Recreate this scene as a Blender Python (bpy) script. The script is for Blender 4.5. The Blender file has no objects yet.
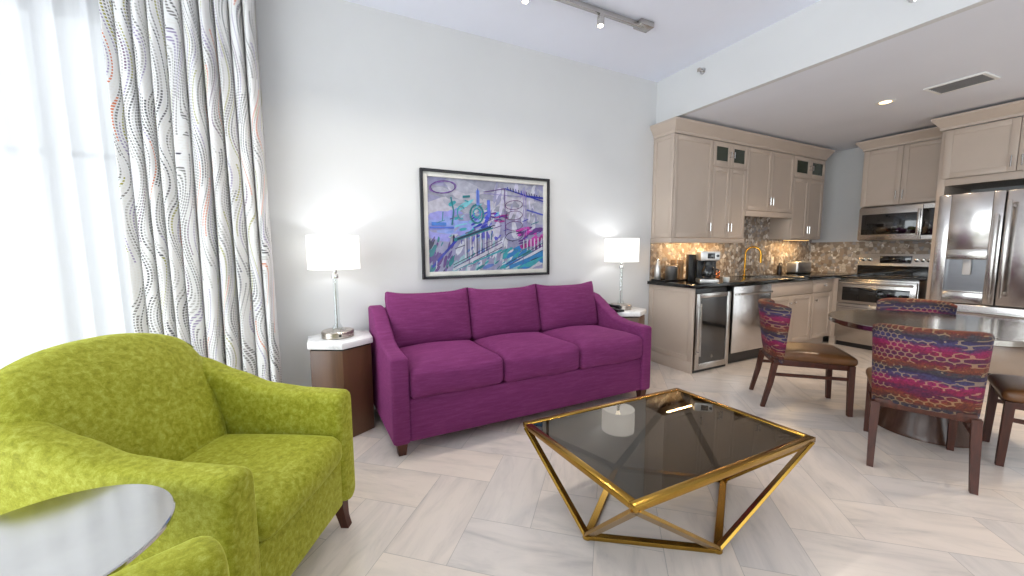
import bpy, bmesh, math, random
from mathutils import Vector, Matrix, noise
C = bpy.context.scene.collection
PI = math.pi
rnd = random.Random(7)

# ------------------------------------------------------------------ camera
cam_d = bpy.data.cameras.new('camera'); cam = bpy.data.objects.new('camera', cam_d); C.objects.link(cam)
cam_d.sensor_width = 36; cam_d.sensor_fit = 'HORIZONTAL'; cam_d.lens = 380.916 / 1024 * 36
cam_d.clip_start = 0.02
p_, y_, r_ = math.radians(5.7138), math.radians(26.5067), math.radians(0.351)
fw = Vector((math.sin(y_)*math.cos(p_), math.cos(y_)*math.cos(p_), -math.sin(p_)))
rt = Vector((math.cos(y_), -math.sin(y_), 0)); dn = fw.cross(rt)
c_, s_ = math.cos(r_), math.sin(r_)
rt2 = c_*rt + s_*dn; dn2 = -s_*rt + c_*dn
cam.matrix_world = Matrix(((rt2.x, -dn2.x, -fw.x, 0), (rt2.y, -dn2.y, -fw.y, 0), (rt2.z, -dn2.z, -fw.z, 1.37), (0, 0, 0, 1)))
S = bpy.context.scene
S.camera = cam
# ------------------------------------------------------------------ world, exposure
S.view_settings.view_transform = 'Standard'; S.view_settings.look = 'None'
S.view_settings.gamma = 1.0; S.view_settings.use_curve_mapping = False
S.view_settings.exposure = -0.46
W = bpy.data.worlds.new('sky'); S.world = W; W.use_nodes = True
W.node_tree.nodes['Background'].inputs[0].default_value = (0.92, 0.96, 1.0, 1)
_t = W.node_tree; _g = _t.nodes.new('ShaderNodeTexCoord'); _x = _t.nodes.new('ShaderNodeSeparateXYZ'); _m = _t.nodes.new('ShaderNodeMapRange')   # sky brightest in the west
_t.links.new(_g.outputs['Generated'], _x.inputs[0]); _t.links.new(_x.outputs[0], _m.inputs[0])
_m.inputs['From Min'].default_value = -1.0; _m.inputs['From Max'].default_value = 0.4; _m.inputs['To Min'].default_value = 9.0; _m.inputs['To Max'].default_value = 3.2
_t.links.new(_m.outputs[0], _t.nodes['Background'].inputs[1])
S.cycles.max_bounces = 10; S.cycles.diffuse_bounces = 5; S.cycles.transparent_max_bounces = 16
S.cycles.sample_clamp_indirect = 6; S.cycles.caustics_reflective = False; S.cycles.caustics_refractive = False
S.cycles.use_denoising = True

def portal(name, loc, rot, sx, sy):
    l = bpy.data.lights.new(name, 'AREA'); l.shape = 'RECTANGLE'; l.size = sx; l.size_y = sy
    l.cycles.is_portal = True
    o = bpy.data.objects.new(name, l); C.objects.link(o); o.location = loc; o.rotation_euler = rot
NY, EX, ZC, ZK = 3.40, 7.12, 3.30, 2.83       # north wall, east wall, ceiling, kitchen ceiling
WX, SY = -2.7, -3.4                           # west wall, south wall
portal('window_portal', (-1.75, NY+0.10, 1.5), (-PI/2, 0, 0), 1.6, 2.8)
portal('window_portal', (1.8, SY-0.10, 1.3), (PI/2, 0, 0), 2.8, 2.4)
portal('window_portal', (WX-0.10, 0.35, 1.55), (0, -PI/2, 0), 2.9, 5.3)
portal('window_portal', (EX+0.10, -1.2, 1.45), (0, PI/2, 0), 2.5, 2.6)

# ------------------------------------------------------------------ helpers
def lin(c):
    return tuple(((v/255)/12.92 if v/255 <= 0.04045 else ((v/255+0.055)/1.055)**2.4) for v in c)
class NT:
    def __init__(s, name):
        s.m = bpy.data.materials.new(name); s.m.use_nodes = True
        s.n = s.m.node_tree.nodes; s.l = s.m.node_tree.links
        s.b = s.n['Principled BSDF']; s.out = s.n['Material Output']
    def node(s, t, **k):
        o = s.n.new(t)
        for a, v in k.items(): setattr(o, a, v)
        return o
    def link(s, a, b): s.l.new(a, b)
    def val(s, sock, v):
        if hasattr(v, 'is_output'): s.l.new(v, sock)
        else: sock.default_value = v
    def math(s, op, a, b=0.0, c=0.0):
        o = s.n.new('ShaderNodeMath'); o.operation = op
        s.val(o.inputs[0], a); s.val(o.inputs[1], b); s.val(o.inputs[2], c)
        return o.outputs[0]
    def sep(s, v):
        o = s.n.new('ShaderNodeSeparateXYZ'); s.l.new(v, o.inputs[0]); return o.outputs
    def comb(s, x, y, z):
        o = s.n.new('ShaderNodeCombineXYZ')
        for i, v in enumerate((x, y, z)): s.val(o.inputs[i], v)
        return o.outputs[0]
    def obj(s): return s.n.new('ShaderNodeTexCoord').outputs['Object']
    def uv(s): return s.n.new('ShaderNodeTexCoord').outputs['UV']
    def mapping(s, v, sc=(1, 1, 1), loc=(0, 0, 0), rot=(0, 0, 0)):
        o = s.n.new('ShaderNodeMapping'); s.l.new(v, o.inputs[0])
        o.inputs['Scale'].default_value = sc; o.inputs['Location'].default_value = loc; o.inputs['Rotation'].default_value = rot
        return o.outputs[0]
    def noise(s, v, scale=5, detail=4, rough=0.55, dist=0.0):
        o = s.n.new('ShaderNodeTexNoise'); s.l.new(v, o.inputs['Vector'])
        o.inputs['Scale'].default_value = scale; o.inputs['Detail'].default_value = detail
        o.inputs['Roughness'].default_value = rough; o.inputs['Distortion'].default_value = dist
        return o.outputs['Fac']
    def ramp(s, f, stops, mode='LINEAR'):
        o = s.n.new('ShaderNodeValToRGB'); o.color_ramp.interpolation = mode
        e = o.color_ramp.elements
        while len(e) < len(stops): e.new(0.5)
        for i, (p, c) in enumerate(stops):
            e[i].position = p; e[i].color = (*lin(c), 1) if len(c) == 3 else c
        s.val(o.inputs[0], f); return o.outputs[0]
    def mix(s, f, a, b, mode='MIX'):
        o = s.n.new('ShaderNodeMix'); o.data_type = 'RGBA'; o.blend_type = mode
        s.val(o.inputs[0], f)
        for i, v in ((6, a), (7, b)):
            if hasattr(v, 'is_output'): s.l.new(v, o.inputs[i])
            else: o.inputs[i].default_value = (*lin(v), 1) if len(v) == 3 else v
        return o.outputs[2]
    def color(s, v):
        if hasattr(v, 'is_output'): s.l.new(v, s.b.inputs['Base Color'])
        else: s.b.inputs['Base Color'].default_value = (*lin(v), 1)
    def bump(s, h, strength=0.3, dist=0.01):
        o = s.n.new('ShaderNodeBump'); o.inputs['Strength'].default_value = strength; o.inputs['Distance'].default_value = dist
        s.l.new(h, o.inputs['Height']); s.l.new(o.outputs[0], s.b.inputs['Normal'])
    def set(s, **k):
        for a, v in k.items(): s.b.inputs[a.replace('_', ' ')].default_value = v
        return s

def plain(name, col, rough=0.5, metal=0.0, var=0.06, scale=6, bump=0.0, spec=0.5, coat=0.0):
    t = NT(name); t.set(Roughness=rough, Metallic=metal)
    t.b.inputs['Specular IOR Level'].default_value = spec
    t.b.inputs['Coat Weight'].default_value = coat; t.b.inputs['Coat Roughness'].default_value = 0.1
    f = t.noise(t.obj(), scale, 4)
    a = tuple(max(0, min(255, v*(1-var))) for v in col); b = tuple(max(0, min(255, v*(1+var))) for v in col)
    t.color(t.ramp(f, [(0.3, a), (0.7, b)]))
    if bump: t.bump(t.noise(t.obj(), scale*12, 3), bump, 0.004)
    return t.m
def wood(name, c1, c2, rough=0.35, grain=(1, 1, 14)):
    t = NT(name); t.set(Roughness=rough)
    v = t.mapping(t.obj(), grain)
    n = t.noise(v, 6, 6, 0.6, 0.6)
    t.color(t.ramp(n, [(0.25, c1), (0.75, c2)]))
    t.bump(n, 0.08, 0.003); return t.m
def emit(name, col, st):
    t = NT(name); t.color(col); t.b.inputs['Emission Color'].default_value = (*lin(col), 1); t.b.inputs['Emission Strength'].default_value = st
    return t.m
def steel(name, col, rough, axis=(1, 1, 60), aniso=0.0):
    t = NT(name); t.set(Metallic=1.0)
    n = t.noise(t.mapping(t.obj(), axis), 8, 3)
    t.color(t.ramp(n, [(0.3, tuple(v*0.95 for v in col)), (0.7, col)]))
    t.link(t.math('MULTIPLY_ADD', n, 0.12, rough-0.06), t.b.inputs['Roughness'])
    t.bump(t.noise(t.obj(), 1.6, 2), 0.10, 0.02)
    return t.m
def seethrough(name, tint, gloss_col=(255, 255, 255), rough=0.02, ior=1.5, base=0.0):
    t = NT(name)
    tr = t.node('ShaderNodeBsdfTransparent'); tr.inputs[0].default_value = (*lin(tint), 1)
    gl = t.node('ShaderNodeBsdfGlossy'); gl.inputs[0].default_value = (*lin(gloss_col), 1); gl.inputs['Roughness'].default_value = rough
    fr = t.node('ShaderNodeFresnel'); fr.inputs[0].default_value = ior
    ge = t.node('ShaderNodeNewGeometry')
    f = t.math('MULTIPLY', t.math('ADD', fr.outputs[0], base), t.math('SUBTRACT', 1.0, ge.outputs['Backfacing']))
    mx = t.node('ShaderNodeMixShader'); t.link(f, mx.inputs[0]); t.link(tr.outputs[0], mx.inputs[1]); t.link(gl.outputs[0], mx.inputs[2])
    t.link(mx.outputs[0], t.out.inputs[0]); return t.m

class MB:
    def __init__(s): s.bm = bmesh.new(); s.uv = None
    def box(s, x0, x1, y0, y1, z0, z1, bev=0.0, seg=2):
        vs = [s.bm.verts.new(p) for p in ((x0,y0,z0),(x1,y0,z0),(x1,y1,z0),(x0,y1,z0),(x0,y0,z1),(x1,y0,z1),(x1,y1,z1),(x0,y1,z1))]
        fs = [s.bm.faces.new([vs[i] for i in f]) for f in ((3,2,1,0),(4,5,6,7),(0,1,5,4),(1,2,6,5),(2,3,7,6),(3,0,4,7))]
        if bev > 0:
            es = list({e for f in fs for e in f.edges})
            bmesh.ops.bevel(s.bm, geom=es, offset=bev, segments=seg, profile=0.5, affect='EDGES', clamp_overlap=True)
        return s
    def loft(s, rings, cap=True, closed=True):
        R = [[s.bm.verts.new(p) for p in r] for r in rings]
        n = len(R[0])
        for a, b in zip(R, R[1:]):
            for i in range(n if closed else n-1):
                j = (i+1) % n
                try: s.bm.faces.new((a[i], a[j], b[j], b[i]))
                except ValueError: pass
        if cap:
            s.bm.faces.new(R[0][::-1]); s.bm.faces.new(R[-1])
        return s
    def lathe(s, prof, c=(0, 0, 0), n=32, cap=True):
        return s.loft([[(c[0]+r*math.cos(2*PI*i/n), c[1]+r*math.sin(2*PI*i/n), c[2]+z) for i in range(n)] for r, z in prof], cap)
    def tube(s, pts, r, n=10, cap=True):
        pts = [Vector(p) for p in pts]; rings = []
        rr = r if isinstance(r, (list, tuple)) else [r]*len(pts)
        up = None
        for i, p in enumerate(pts):
            t = (pts[min(i+1, len(pts)-1)] - pts[max(i-1, 0)]).normalized()
            if up is None: up = t.orthogonal().normalized()
            up = (up - t*up.dot(t)).normalized(); sd = t.cross(up)
            rings.append([p + rr[i]*(math.cos(2*PI*k/n)*up + math.sin(2*PI*k/n)*sd) for k in range(n)])
        return s.loft(rings, cap)
    def bar(s, a, b, w, h, bev=0.003, up=(0, 0, 1), off=0.0):
        a, b = Vector(a), Vector(b); t = (b-a).normalized(); u = Vector(up); u = (u - t*u.dot(t)).normalized(); sd = t.cross(u)
        k = [(-1,-1),(1,-1),(1,1),(-1,1)]
        if bev:
            k = [(-1+bev/w*2,-1),(1-bev/w*2,-1),(1,-1+bev/h*2),(1,1-bev/h*2),(1-bev/w*2,1),(-1+bev/w*2,1),(-1,1-bev/h*2),(-1,-1+bev/h*2)]
        return s.loft([[p + sd*x*w/2 + u*z*h/2 for x, z in k] for p in (a, b)])
    def prism(s, poly, z0, z1, bev=0.0):
        n = len(poly)
        a = [s.bm.verts.new((*p, z0)) for p in poly]; b = [s.bm.verts.new((*p, z1)) for p in poly]
        fs = [s.bm.faces.new(a[::-1]), s.bm.faces.new(b)] + [s.bm.faces.new((a[i], a[(i+1)%n], b[(i+1)%n], b[i])) for i in range(n)]
        if bev:
            bmesh.ops.bevel(s.bm, geom=list({e for f in fs for e in f.edges}), offset=bev, segments=2, profile=0.5, affect='EDGES', clamp_overlap=True)
        return s
    def puff(s, c, h, r=0.05, n=12, fn=None):
        """soft cushion block: rounded box, then fn(q, p) -> p adds the bulges"""
        T = [math.sin((i/n*2-1)*PI/2)*0.55 + (i/n*2-1)*0.45 for i in range(n+1)]
        seen = {}
        def V(q):
            k = tuple(round(v, 5) for v in q)
            if k not in seen:
                p = Vector((q[0]*h[0], q[1]*h[1], q[2]*h[2]))
                core = Vector([max(-(h[i]-r), min(h[i]-r, p[i])) for i in range(3)]); d = p-core
                if d.length > 1e-9: p = core + d.normalized()*r
                if fn: p = fn(q, p)
                seen[k] = s.bm.verts.new(p + Vector(c))
            return seen[k]
        for ax in range(3):
            for sg in (-1, 1):
                for i in range(n):
                    for j in range(n):
                        qs = []
                        for a, b in ((i,j),(i+1,j),(i+1,j+1),(i,j+1)):
                            q = [0,0,0]; q[ax] = sg; q[(ax+1)%3] = T[a]; q[(ax+2)%3] = T[b]; qs.append(V(q))
                        if sg < 0: qs = qs[::-1]
                        try: s.bm.faces.new(qs)
                        except ValueError: pass
        return s
    def xf(s, m):
        bmesh.ops.transform(s.bm, matrix=m, verts=s.bm.verts); return s
    def build(s, name, mat, parent=None, smooth=35, loc=None, fixn=True):
        if fixn: bmesh.ops.recalc_face_normals(s.bm, faces=s.bm.faces)
        me = bpy.data.meshes.new(name); s.bm.to_mesh(me); s.bm.free()
        if smooth:
            for p in me.polygons: p.use_smooth = True
            me.set_sharp_from_angle(angle=math.radians(smooth))
        o = bpy.data.objects.new(name, me); C.objects.link(o); o.data.materials.append(mat)
        if parent: o.parent = parent
        if loc: o.location = loc
        return o
def box(name, mat, b, parent=None, bev=0.0):
    return MB().box(*b, bev).build(name, mat, parent)
def tag(o, label, cat, group=None):
    o['label'] = label; o['category'] = cat
    if group: o['group'] = group
    return o
def thing(name, label, cat, loc=(0, 0, 0), rz=0.0, group=None):
    o = bpy.data.objects.new(name, None); C.objects.link(o); o.location = loc; o.rotation_euler = (0, 0, rz); o.empty_display_size = 0.1
    return tag(o, label, cat, group)
def struct(o, label, cat):
    o['kind'] = 'structure'; o['label'] = label; o['category'] = cat; return o
def copy_tree(o, parent=None):
    c = o.copy(); C.objects.link(c); c.parent = parent
    for ch in list(o.children):
        d = copy_tree(ch, c); d.matrix_parent_inverse = ch.matrix_parent_inverse.copy()
    return c
def dup(o, loc, rz, label):
    c = copy_tree(o); c.location = loc; c.rotation_euler = (0, 0, rz); c['label'] = label; return c
def lamp_light(name, kind, energy, col, loc, parent=None, **k):
    l = bpy.data.lights.new(name, kind); l.energy = energy; l.color = col
    for a, v in k.items(): setattr(l, a, v)
    o = bpy.data.objects.new(name, l); C.objects.link(o); o.location = loc
    if parent: o.parent = parent
    return o
def rrect(hw, hh, r, n=4):
    pts = []
    for cx, cy, a0 in ((hw-r, hh-r, 0), (-(hw-r), hh-r, 90), (-(hw-r), -(hh-r), 180), (hw-r, -(hh-r), 270)):
        for i in range(n+1):
            a = math.radians(a0 + 90*i/n); pts.append((cx+r*math.cos(a), cy+r*math.sin(a)))
    return pts
def interp(tab, x):
    if x <= tab[0][0]: return tab[0][1]
    for (a, fa), (b, fb) in zip(tab, tab[1:]):
        if x <= b:
            t = (x-a)/(b-a); t = t*t*(3-2*t)*0.5 + t*0.5; return fa+(fb-fa)*t
    return tab[-1][1]

# ------------------------------------------------------------------ materials
M_wall = plain('painted wall', (214, 214, 214), 0.85, var=0.008, scale=2)
M_ceil = plain('painted ceiling', (236, 240, 252), 0.9, var=0.006, scale=2)  # bluish window daylight put into the ceiling colour
M_kceil = plain('kitchen ceiling paint', (230, 232, 240), 0.9, var=0.006, scale=2)
M_white = plain('white trim', (238, 238, 236), 0.5, var=0.01)
M_cab = plain('greige cabinet paint', (192, 176, 162), 0.42, var=0.015, scale=3)
M_walnut = wood('walnut veneer', (74, 48, 32), (112, 78, 54), 0.35, (1, 1, 0.12))
M_dkwood = wood('dark espresso wood', (46, 19, 9), (86, 38, 19), 0.48, (6, 6, 0.7))
M_marble = NT('white marble'); M_marble.set(Roughness=0.18)
_n = M_marble.noise(M_marble.obj(), 4, 6, 0.6, 1.5); M_marble.color(M_marble.ramp(_n, [(0.35, (214, 212, 212)), (0.5, (240, 239, 238)), (0.8, (246, 246, 245))])); M_marble = M_marble.m
M_steel = steel('brushed steel', (196, 192, 188), 0.24)
M_steelv = steel('fridge steel', (206, 202, 200), 0.22, (1, 60, 1))
M_chrome = steel('chrome', (215, 213, 210), 0.12, (1, 1, 1))
M_nickel = steel('brushed nickel', (198, 188, 178), 0.28)
M_satin = steel('satin steel', (222, 220, 217), 0.38, (1, 1, 1))
M_brass = steel('polished brass', (176, 138, 62), 0.20)
M_gold = steel('brushed gold', (212, 160, 62), 0.22)
M_copper = steel('copper', (196, 110, 60), 0.22)
M_black = plain('black plastic', (16, 16, 18), 0.3, var=0.1)
M_blackglass = plain('black oven glass', (10, 11, 13), 0.05, var=0.05, coat=0.6)
M_granite = NT('black granite'); M_granite.set(Roughness=0.1)
_v = M_granite.noise(M_granite.obj(), 160, 3, 0.7); M_granite.color(M_granite.ramp(_v, [(0.45, (14, 14, 15)), (0.62, (24, 23, 22)), (0.75, (70, 66, 60))])); M_granite = M_granite.m
M_leather = plain('brown leather', (104, 68, 38), 0.30, var=0.12, scale=9, bump=0.25, spec=0.6)
M_dark = plain('shadowed interior', (22, 20, 19), 0.8)  # dark colour painted in for shade inside gaps and openings
M_outlet = plain('outlet plate', (226, 214, 196), 0.5)

def fabric(name, dark, mid, light, scale, sheen=0.6, rough=0.85, stretch=(1, 1, 1), bump=0.2, thread=420):
    t = NT(name); t.set(Roughness=rough)
    t.b.inputs['Specular IOR Level'].default_value = 0.2
    t.b.inputs['Sheen Weight'].default_value = sheen; t.b.inputs['Sheen Roughness'].default_value = 0.35
    t.b.inputs['Sheen Tint'].default_value = (*lin(light), 1)
    v = t.mapping(t.obj(), stretch)
    n = t.noise(v, scale, 7, 0.68, 0.4); n2 = t.noise(t.mapping(t.obj(), stretch), scale*9, 3, 0.6)
    f = t.math('ADD', t.math('MULTIPLY', n, 0.72), t.math('MULTIPLY', n2, 0.28))
    t.color(t.ramp(f, [(0.34, dark), (0.5, mid), (0.68, light)]))
    t.bump(t.noise(t.obj(), thread, 2), bump, 0.002)
    return t.m
M_velvet = fabric('lime green velvet', (118, 120, 22), (152, 153, 42), (182, 184, 88), 46, 1.0, 0.7)
M_purple = fabric('magenta purple weave', (104, 39, 86), (114, 46, 95), (128, 60, 110), 30, 0.8, 0.85, (0.25, 1, 2.2), 0.35, 300)

# floor stone: per tile tone in a colour attribute, veins run along each tile by its UV
t = NT('veined stone tile'); t.set(Roughness=0.24); t.b.inputs['Specular IOR Level'].default_value = 0.45
at = t.node('ShaderNodeAttribute', attribute_name='tone')
tone = t.sep(at.outputs['Color'])
u, v, _z = t.sep(t.uv())
vec = t.comb(t.math('MULTIPLY', u, 1.2), t.math('MULTIPLY', v, 5.0), t.math('MULTIPLY', tone[1], 40))
n1 = t.noise(vec, 1.7, 6, 0.6, 0.9)
n2 = t.noise(t.comb(t.math('MULTIPLY', u, 2.0), t.math('MULTIPLY', v, 22.0), t.math('MULTIPLY', tone[1], 17)), 2.2, 4, 0.6, 0.5)
base = t.ramp(n1, [(0.28, (206, 201, 198)), (0.40, (225, 219, 214)), (0.55, (236, 229, 223)), (0.8, (241, 234, 228))])
base = t.mix(t.math('MULTIPLY', t.math('GREATER_THAN', n2, 0.62), 0.06), base, (150, 146, 146))
tn = t.ramp(tone[0], [(0.0, (230, 227, 226)), (0.3, (238, 234, 231)), (0.7, (244, 237, 231)), (1.0, (246, 238, 229))])
base = t.mix(0.9, base, tn, 'MULTIPLY')
eu = t.math('MINIMUM', u, t.math('SUBTRACT', 0.62, u)); ev = t.math('MINIMUM', v, t.math('SUBTRACT', 0.31, v))
g = t.math('LESS_THAN', t.math('MINIMUM', eu, ev), 0.0016)
t.color(t.mix(t.math('MULTIPLY', g, 0.55), base, (150, 143, 138))); M_floor = t.m

# mosaic backsplash
t = NT('penny mosaic tile'); t.set(Roughness=0.16)
vo = t.node('ShaderNodeTexVoronoi'); t.link(t.obj(), vo.inputs['Vector']); vo.inputs['Scale'].default_value = 21; vo.inputs['Randomness'].default_value = 0.85
ve = t.node('ShaderNodeTexVoronoi', feature='DISTANCE_TO_EDGE'); t.link(t.obj(), ve.inputs['Vector']); ve.inputs['Scale'].default_value = 21; ve.inputs['Randomness'].default_value = 0.85
cr = t.sep(vo.outputs['Color'])[0]
col = t.ramp(cr, [(0.0, (134, 118, 104)), (0.2, (156, 138, 122)), (0.4, (178, 164, 149)), (0.55, (152, 148, 146)), (0.7, (198, 187, 174)), (0.88, (222, 215, 208))], 'CONSTANT')
mt = t.math('LESS_THAN', ve.outputs['Distance'], 0.045)
t.color(t.mix(mt, col, (146, 134, 122))); t.bump(t.math('MINIMUM', ve.outputs['Distance'], 0.12), 0.6, 0.02); M_mosaic = t.m

# dining chair fabric: wavy bands with a gold honeycomb
t = NT('honeycomb band fabric'); t.set(Roughness=0.7); ob = t.obj(); X, Y, Z = t.sep(ob)
w = t.noise(t.mapping(ob, (1.0, 1.0, 1.6)), 3.0, 4, 0.6, 0.3)
w2 = t.noise(t.mapping(ob, (1, 1, 4)), 11.0, 6, 0.7)
zz = t.math('ADD', t.math('MULTIPLY', Z, 4.6), t.math('ADD', t.math('MULTIPLY', w, 0.55), t.math('MULTIPLY', w2, 0.50)))
fz = t.math('FRACT', zz)
band = t.ramp(fz, [(0.0, (126, 11, 58)), (0.12, (147, 15, 84)), (0.22, (77, 38, 80)), (0.32, (65, 62, 104)), (0.42, (45, 28, 67)), (0.52, (62, 60, 67)), (0.62, (100, 43, 35)), (0.70, (122, 60, 33)), (0.80, (112, 13, 43)), (0.90, (80, 20, 65)), (1.0, (126, 11, 58))])
hx = t.math('MULTIPLY', t.math('ADD', Y, X), 23.0); hz = t.math('MULTIPLY', Z, 33.0)
def hexd(ox, oz):
    a = t.math('SUBTRACT', t.math('FLOORED_MODULO', t.math('ADD', hx, ox), 1.0), 0.5)
    b = t.math('SUBTRACT', t.math('FLOORED_MODULO', t.math('ADD', hz, oz), 1.7320508), 0.8660254)
    aa = t.math('ABSOLUTE', a); bb = t.math('ABSOLUTE', b)
    return t.math('MAXIMUM', t.math('ADD', t.math('MULTIPLY', aa, 0.5), t.math('MULTIPLY', bb, 0.8660254)), aa)
hd = t.math('MINIMUM', hexd(0.0, 0.0), hexd(0.5, 0.8660254))
edge = t.math('GREATER_THAN', hd, 0.405)
area = t.math('GREATER_THAN', t.noise(t.mapping(ob, (1, 1, 3.2)), 5.0, 3, 0.6), 0.49)
hm = t.math('MULTIPLY', t.math('MULTIPLY', edge, area), 0.36)
sp_ = t.ramp(t.noise(ob, 85, 3, 0.7), [(0.35, (150, 146, 160)), (0.65, (255, 250, 246))])
t.color(t.mix(hm, t.mix(0.8, band, sp_, 'MULTIPLY'), (190, 164, 120))); t.bump(t.noise(ob, 300, 2), 0.25, 0.002); M_honey = t.m

# patterned drape cloth, UV in metres
t = NT('wavy dash drape cloth'); t.set(Roughness=0.9); t.b.inputs['Sheen Weight'].default_value = 0.15
u, v, _z = t.sep(t.uv())
ph = t.noise(t.comb(t.math('MULTIPLY', u, 2.2), t.math('MULTIPLY', v, 0.35), 0.0), 1.0, 2)
wv = t.math('SINE', t.math('ADD', t.math('MULTIPLY', v, 9.0), t.math('MULTIPLY', ph, 14.0)))
u2 = t.math('ADD', u, t.math('MULTIPLY', wv, 0.038))
su = t.math('DIVIDE', u2, 0.016); iu = t.math('FLOOR', su); fu = t.math('FRACT', su)
wn = t.node('ShaderNodeTexWhiteNoise', noise_dimensions='1D'); t.link(iu, wn.inputs['W']); ri = wn.outputs['Value']
line = t.math('LESS_THAN', t.math('ABSOLUTE', t.math('SUBTRACT', fu, 0.5)), t.math('MULTIPLY_ADD', ri, 0.14, 0.20))
dash = t.math('LESS_THAN', t.math('FRACT', t.math('ADD', t.math('DIVIDE', v, 0.018), ri)), 0.58)
segv = t.math('FLOOR', t.math('ADD', t.math('MULTIPLY', v, t.math('MULTIPLY_ADD', ri, 2.2, 1.8)), t.math('MULTIPLY', ri, 31.0)))
w2d = t.node('ShaderNodeTexWhiteNoise', noise_dimensions='2D'); t.link(t.comb(iu, segv, 0.0), w2d.inputs['Vector'])
sc = t.ramp(w2d.outputs['Value'], [(0.0, (232, 229, 226)), (0.26, (188, 184, 180)), (0.46, (124, 119, 117)), (0.68, (50, 44, 50)), (0.79, (160, 146, 180)), (0.86, (104, 56, 98)), (0.90, (160, 154, 36)), (0.955, (212, 112, 54)), (0.985, (60, 46, 72))], 'CONSTANT')
cl = t.mix(t.math('MULTIPLY', t.math('MULTIPLY', line, dash), 0.95), (236, 235, 234), sc)
t.color(cl)
trn = t.node('ShaderNodeBsdfTranslucent'); t.link(cl, trn.inputs[0])
mx = t.node('ShaderNodeMixShader'); mx.inputs[0].default_value = 0.25; t.link(t.b.outputs[0], mx.inputs[1]); t.link(trn.outputs[0], mx.inputs[2]); t.link(mx.outputs[0], t.out.inputs[0])
M_drape = t.m
# sheer
t = NT('white sheer voile')
tr = t.node('ShaderNodeBsdfTransparent'); tl = t.node('ShaderNodeBsdfTranslucent'); df = t.node('ShaderNodeBsdfDiffuse')
tl.inputs[0].default_value = (0.60, 0.60, 0.61, 1); df.inputs[0].default_value = (0.62, 0.62, 0.635, 1)
a = t.node('ShaderNodeMixShader'); a.inputs[0].default_value = 0.30; t.link(df.outputs[0], a.inputs[1]); t.link(tl.outputs[0], a.inputs[2])
b = t.node('ShaderNodeMixShader'); sn = t.noise(t.mapping(t.obj(), (90, 90, 1)), 4, 2)
t.link(t.math('MULTIPLY_ADD', sn, 0.05, 0.935), b.inputs[0]); t.link(tr.outputs[0], b.inputs[1]); t.link(a.outputs[0], b.inputs[2]); t.link(b.outputs[0], t.out.inputs[0])
M_sheer = t.m
M_pane = seethrough('window glass', (250, 252, 252))
M_smoke = seethrough('smoked glass', (150, 146, 140), (235, 232, 226), 0.015, 1.5, 0.05)
M_cabglass = plain('cabinet door glass', (58, 66, 56), 0.08, var=0.05)
M_clear = seethrough('clear glass', (246, 249, 249), (255, 255, 255), 0.02, 1.3, 0.05)
t = NT('lamp shade linen')
tl = t.node('ShaderNodeBsdfTranslucent'); df = t.node('ShaderNodeBsdfDiffuse'); tl.inputs[0].default_value = df.inputs[0].default_value = (0.88, 0.87, 0.85, 1)
nn = t.noise(t.mapping(t.obj(), (40, 40, 300)), 3, 2)
a = t.node('ShaderNodeMixShader'); t.link(t.math('MULTIPLY_ADD', nn, 0.1, 0.5), a.inputs[0]); t.link(df.outputs[0], a.inputs[1]); t.link(tl.outputs[0], a.inputs[2])
em = t.node('ShaderNodeEmission'); em.inputs[0].default_value = (1, 0.985, 0.96, 1); em.inputs[1].default_value = 0.75      # emission added to the linen for bulb light shining through
ad = t.node('ShaderNodeAddShader'); t.link(a.outputs[0], ad.inputs[0]); t.link(em.outputs[0], ad.inputs[1]); t.link(ad.outputs[0], t.out.inputs[0])
M_shade = t.m
M_bulb = emit('lit bulb', (255, 236, 200), 30)
M_warmbulb = emit('warm lit lens', (255, 214, 150), 14)
M_strip = emit('under cabinet led', (255, 196, 110), 6)

# ------------------------------------------------------------------ shell
# floor: herringbone tiles, one mesh
bm = bmesh.new(); uvl = bm.loops.layers.uv.new('UVMap'); cl_ = bm.loops.layers.float_color.new('tone')
ang = math.radians(49); A = Vector((math.cos(ang), math.sin(ang))); B = Vector((math.sin(ang), -math.cos(ang))); O2 = Vector((0.187, 1.708)); w_ = 0.31
def plank(a0, b0, la, lb):
    P = [O2 + A*w_*(a0+i) + B*w_*(b0+j) for i, j in ((0, 0), (la, 0), (la, lb), (0, lb))]
    c = sum(P, Vector((0, 0)))/4
    if not (WX-0.7 < c.x < EX+0.7 and SY-0.7 < c.y < NY+0.7): return
    vs = [bm.verts.new((p.x, p.y, 0)) for p in P]; f = bm.faces.new(vs)
    col = (rnd.random(), rnd.random(), 0, 1)
    uvs = ((0, 0), (0.62, 0), (0.62, 0.31), (0, 0.31)) if la == 2 else ((0, 0), (0, 0.31), (0.62, 0.31), (0.62, 0))
    for l, q in zip(f.loops, uvs): l[uvl].uv = q; l[cl_] = col
for i in range(-30, 45):
    for j in range(-40, 40):
        k = (i-j) % 4
        if k == 0: plank(i, j, 2, 1)
        elif k == 2: plank(i, j-1, 1, 2)
bmesh.ops.recalc_face_normals(bm, faces=bm.faces)
for f in bm.faces:
    if f.normal.z < 0: f.normal_flip()
me = bpy.data.meshes.new('floor'); bm.to_mesh(me); bm.free()
fl = bpy.data.objects.new('floor', me); C.objects.link(fl); me.materials.append(M_floor)
struct(fl, 'pale veined stone tile floor laid in herringbone', 'floor')

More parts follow.
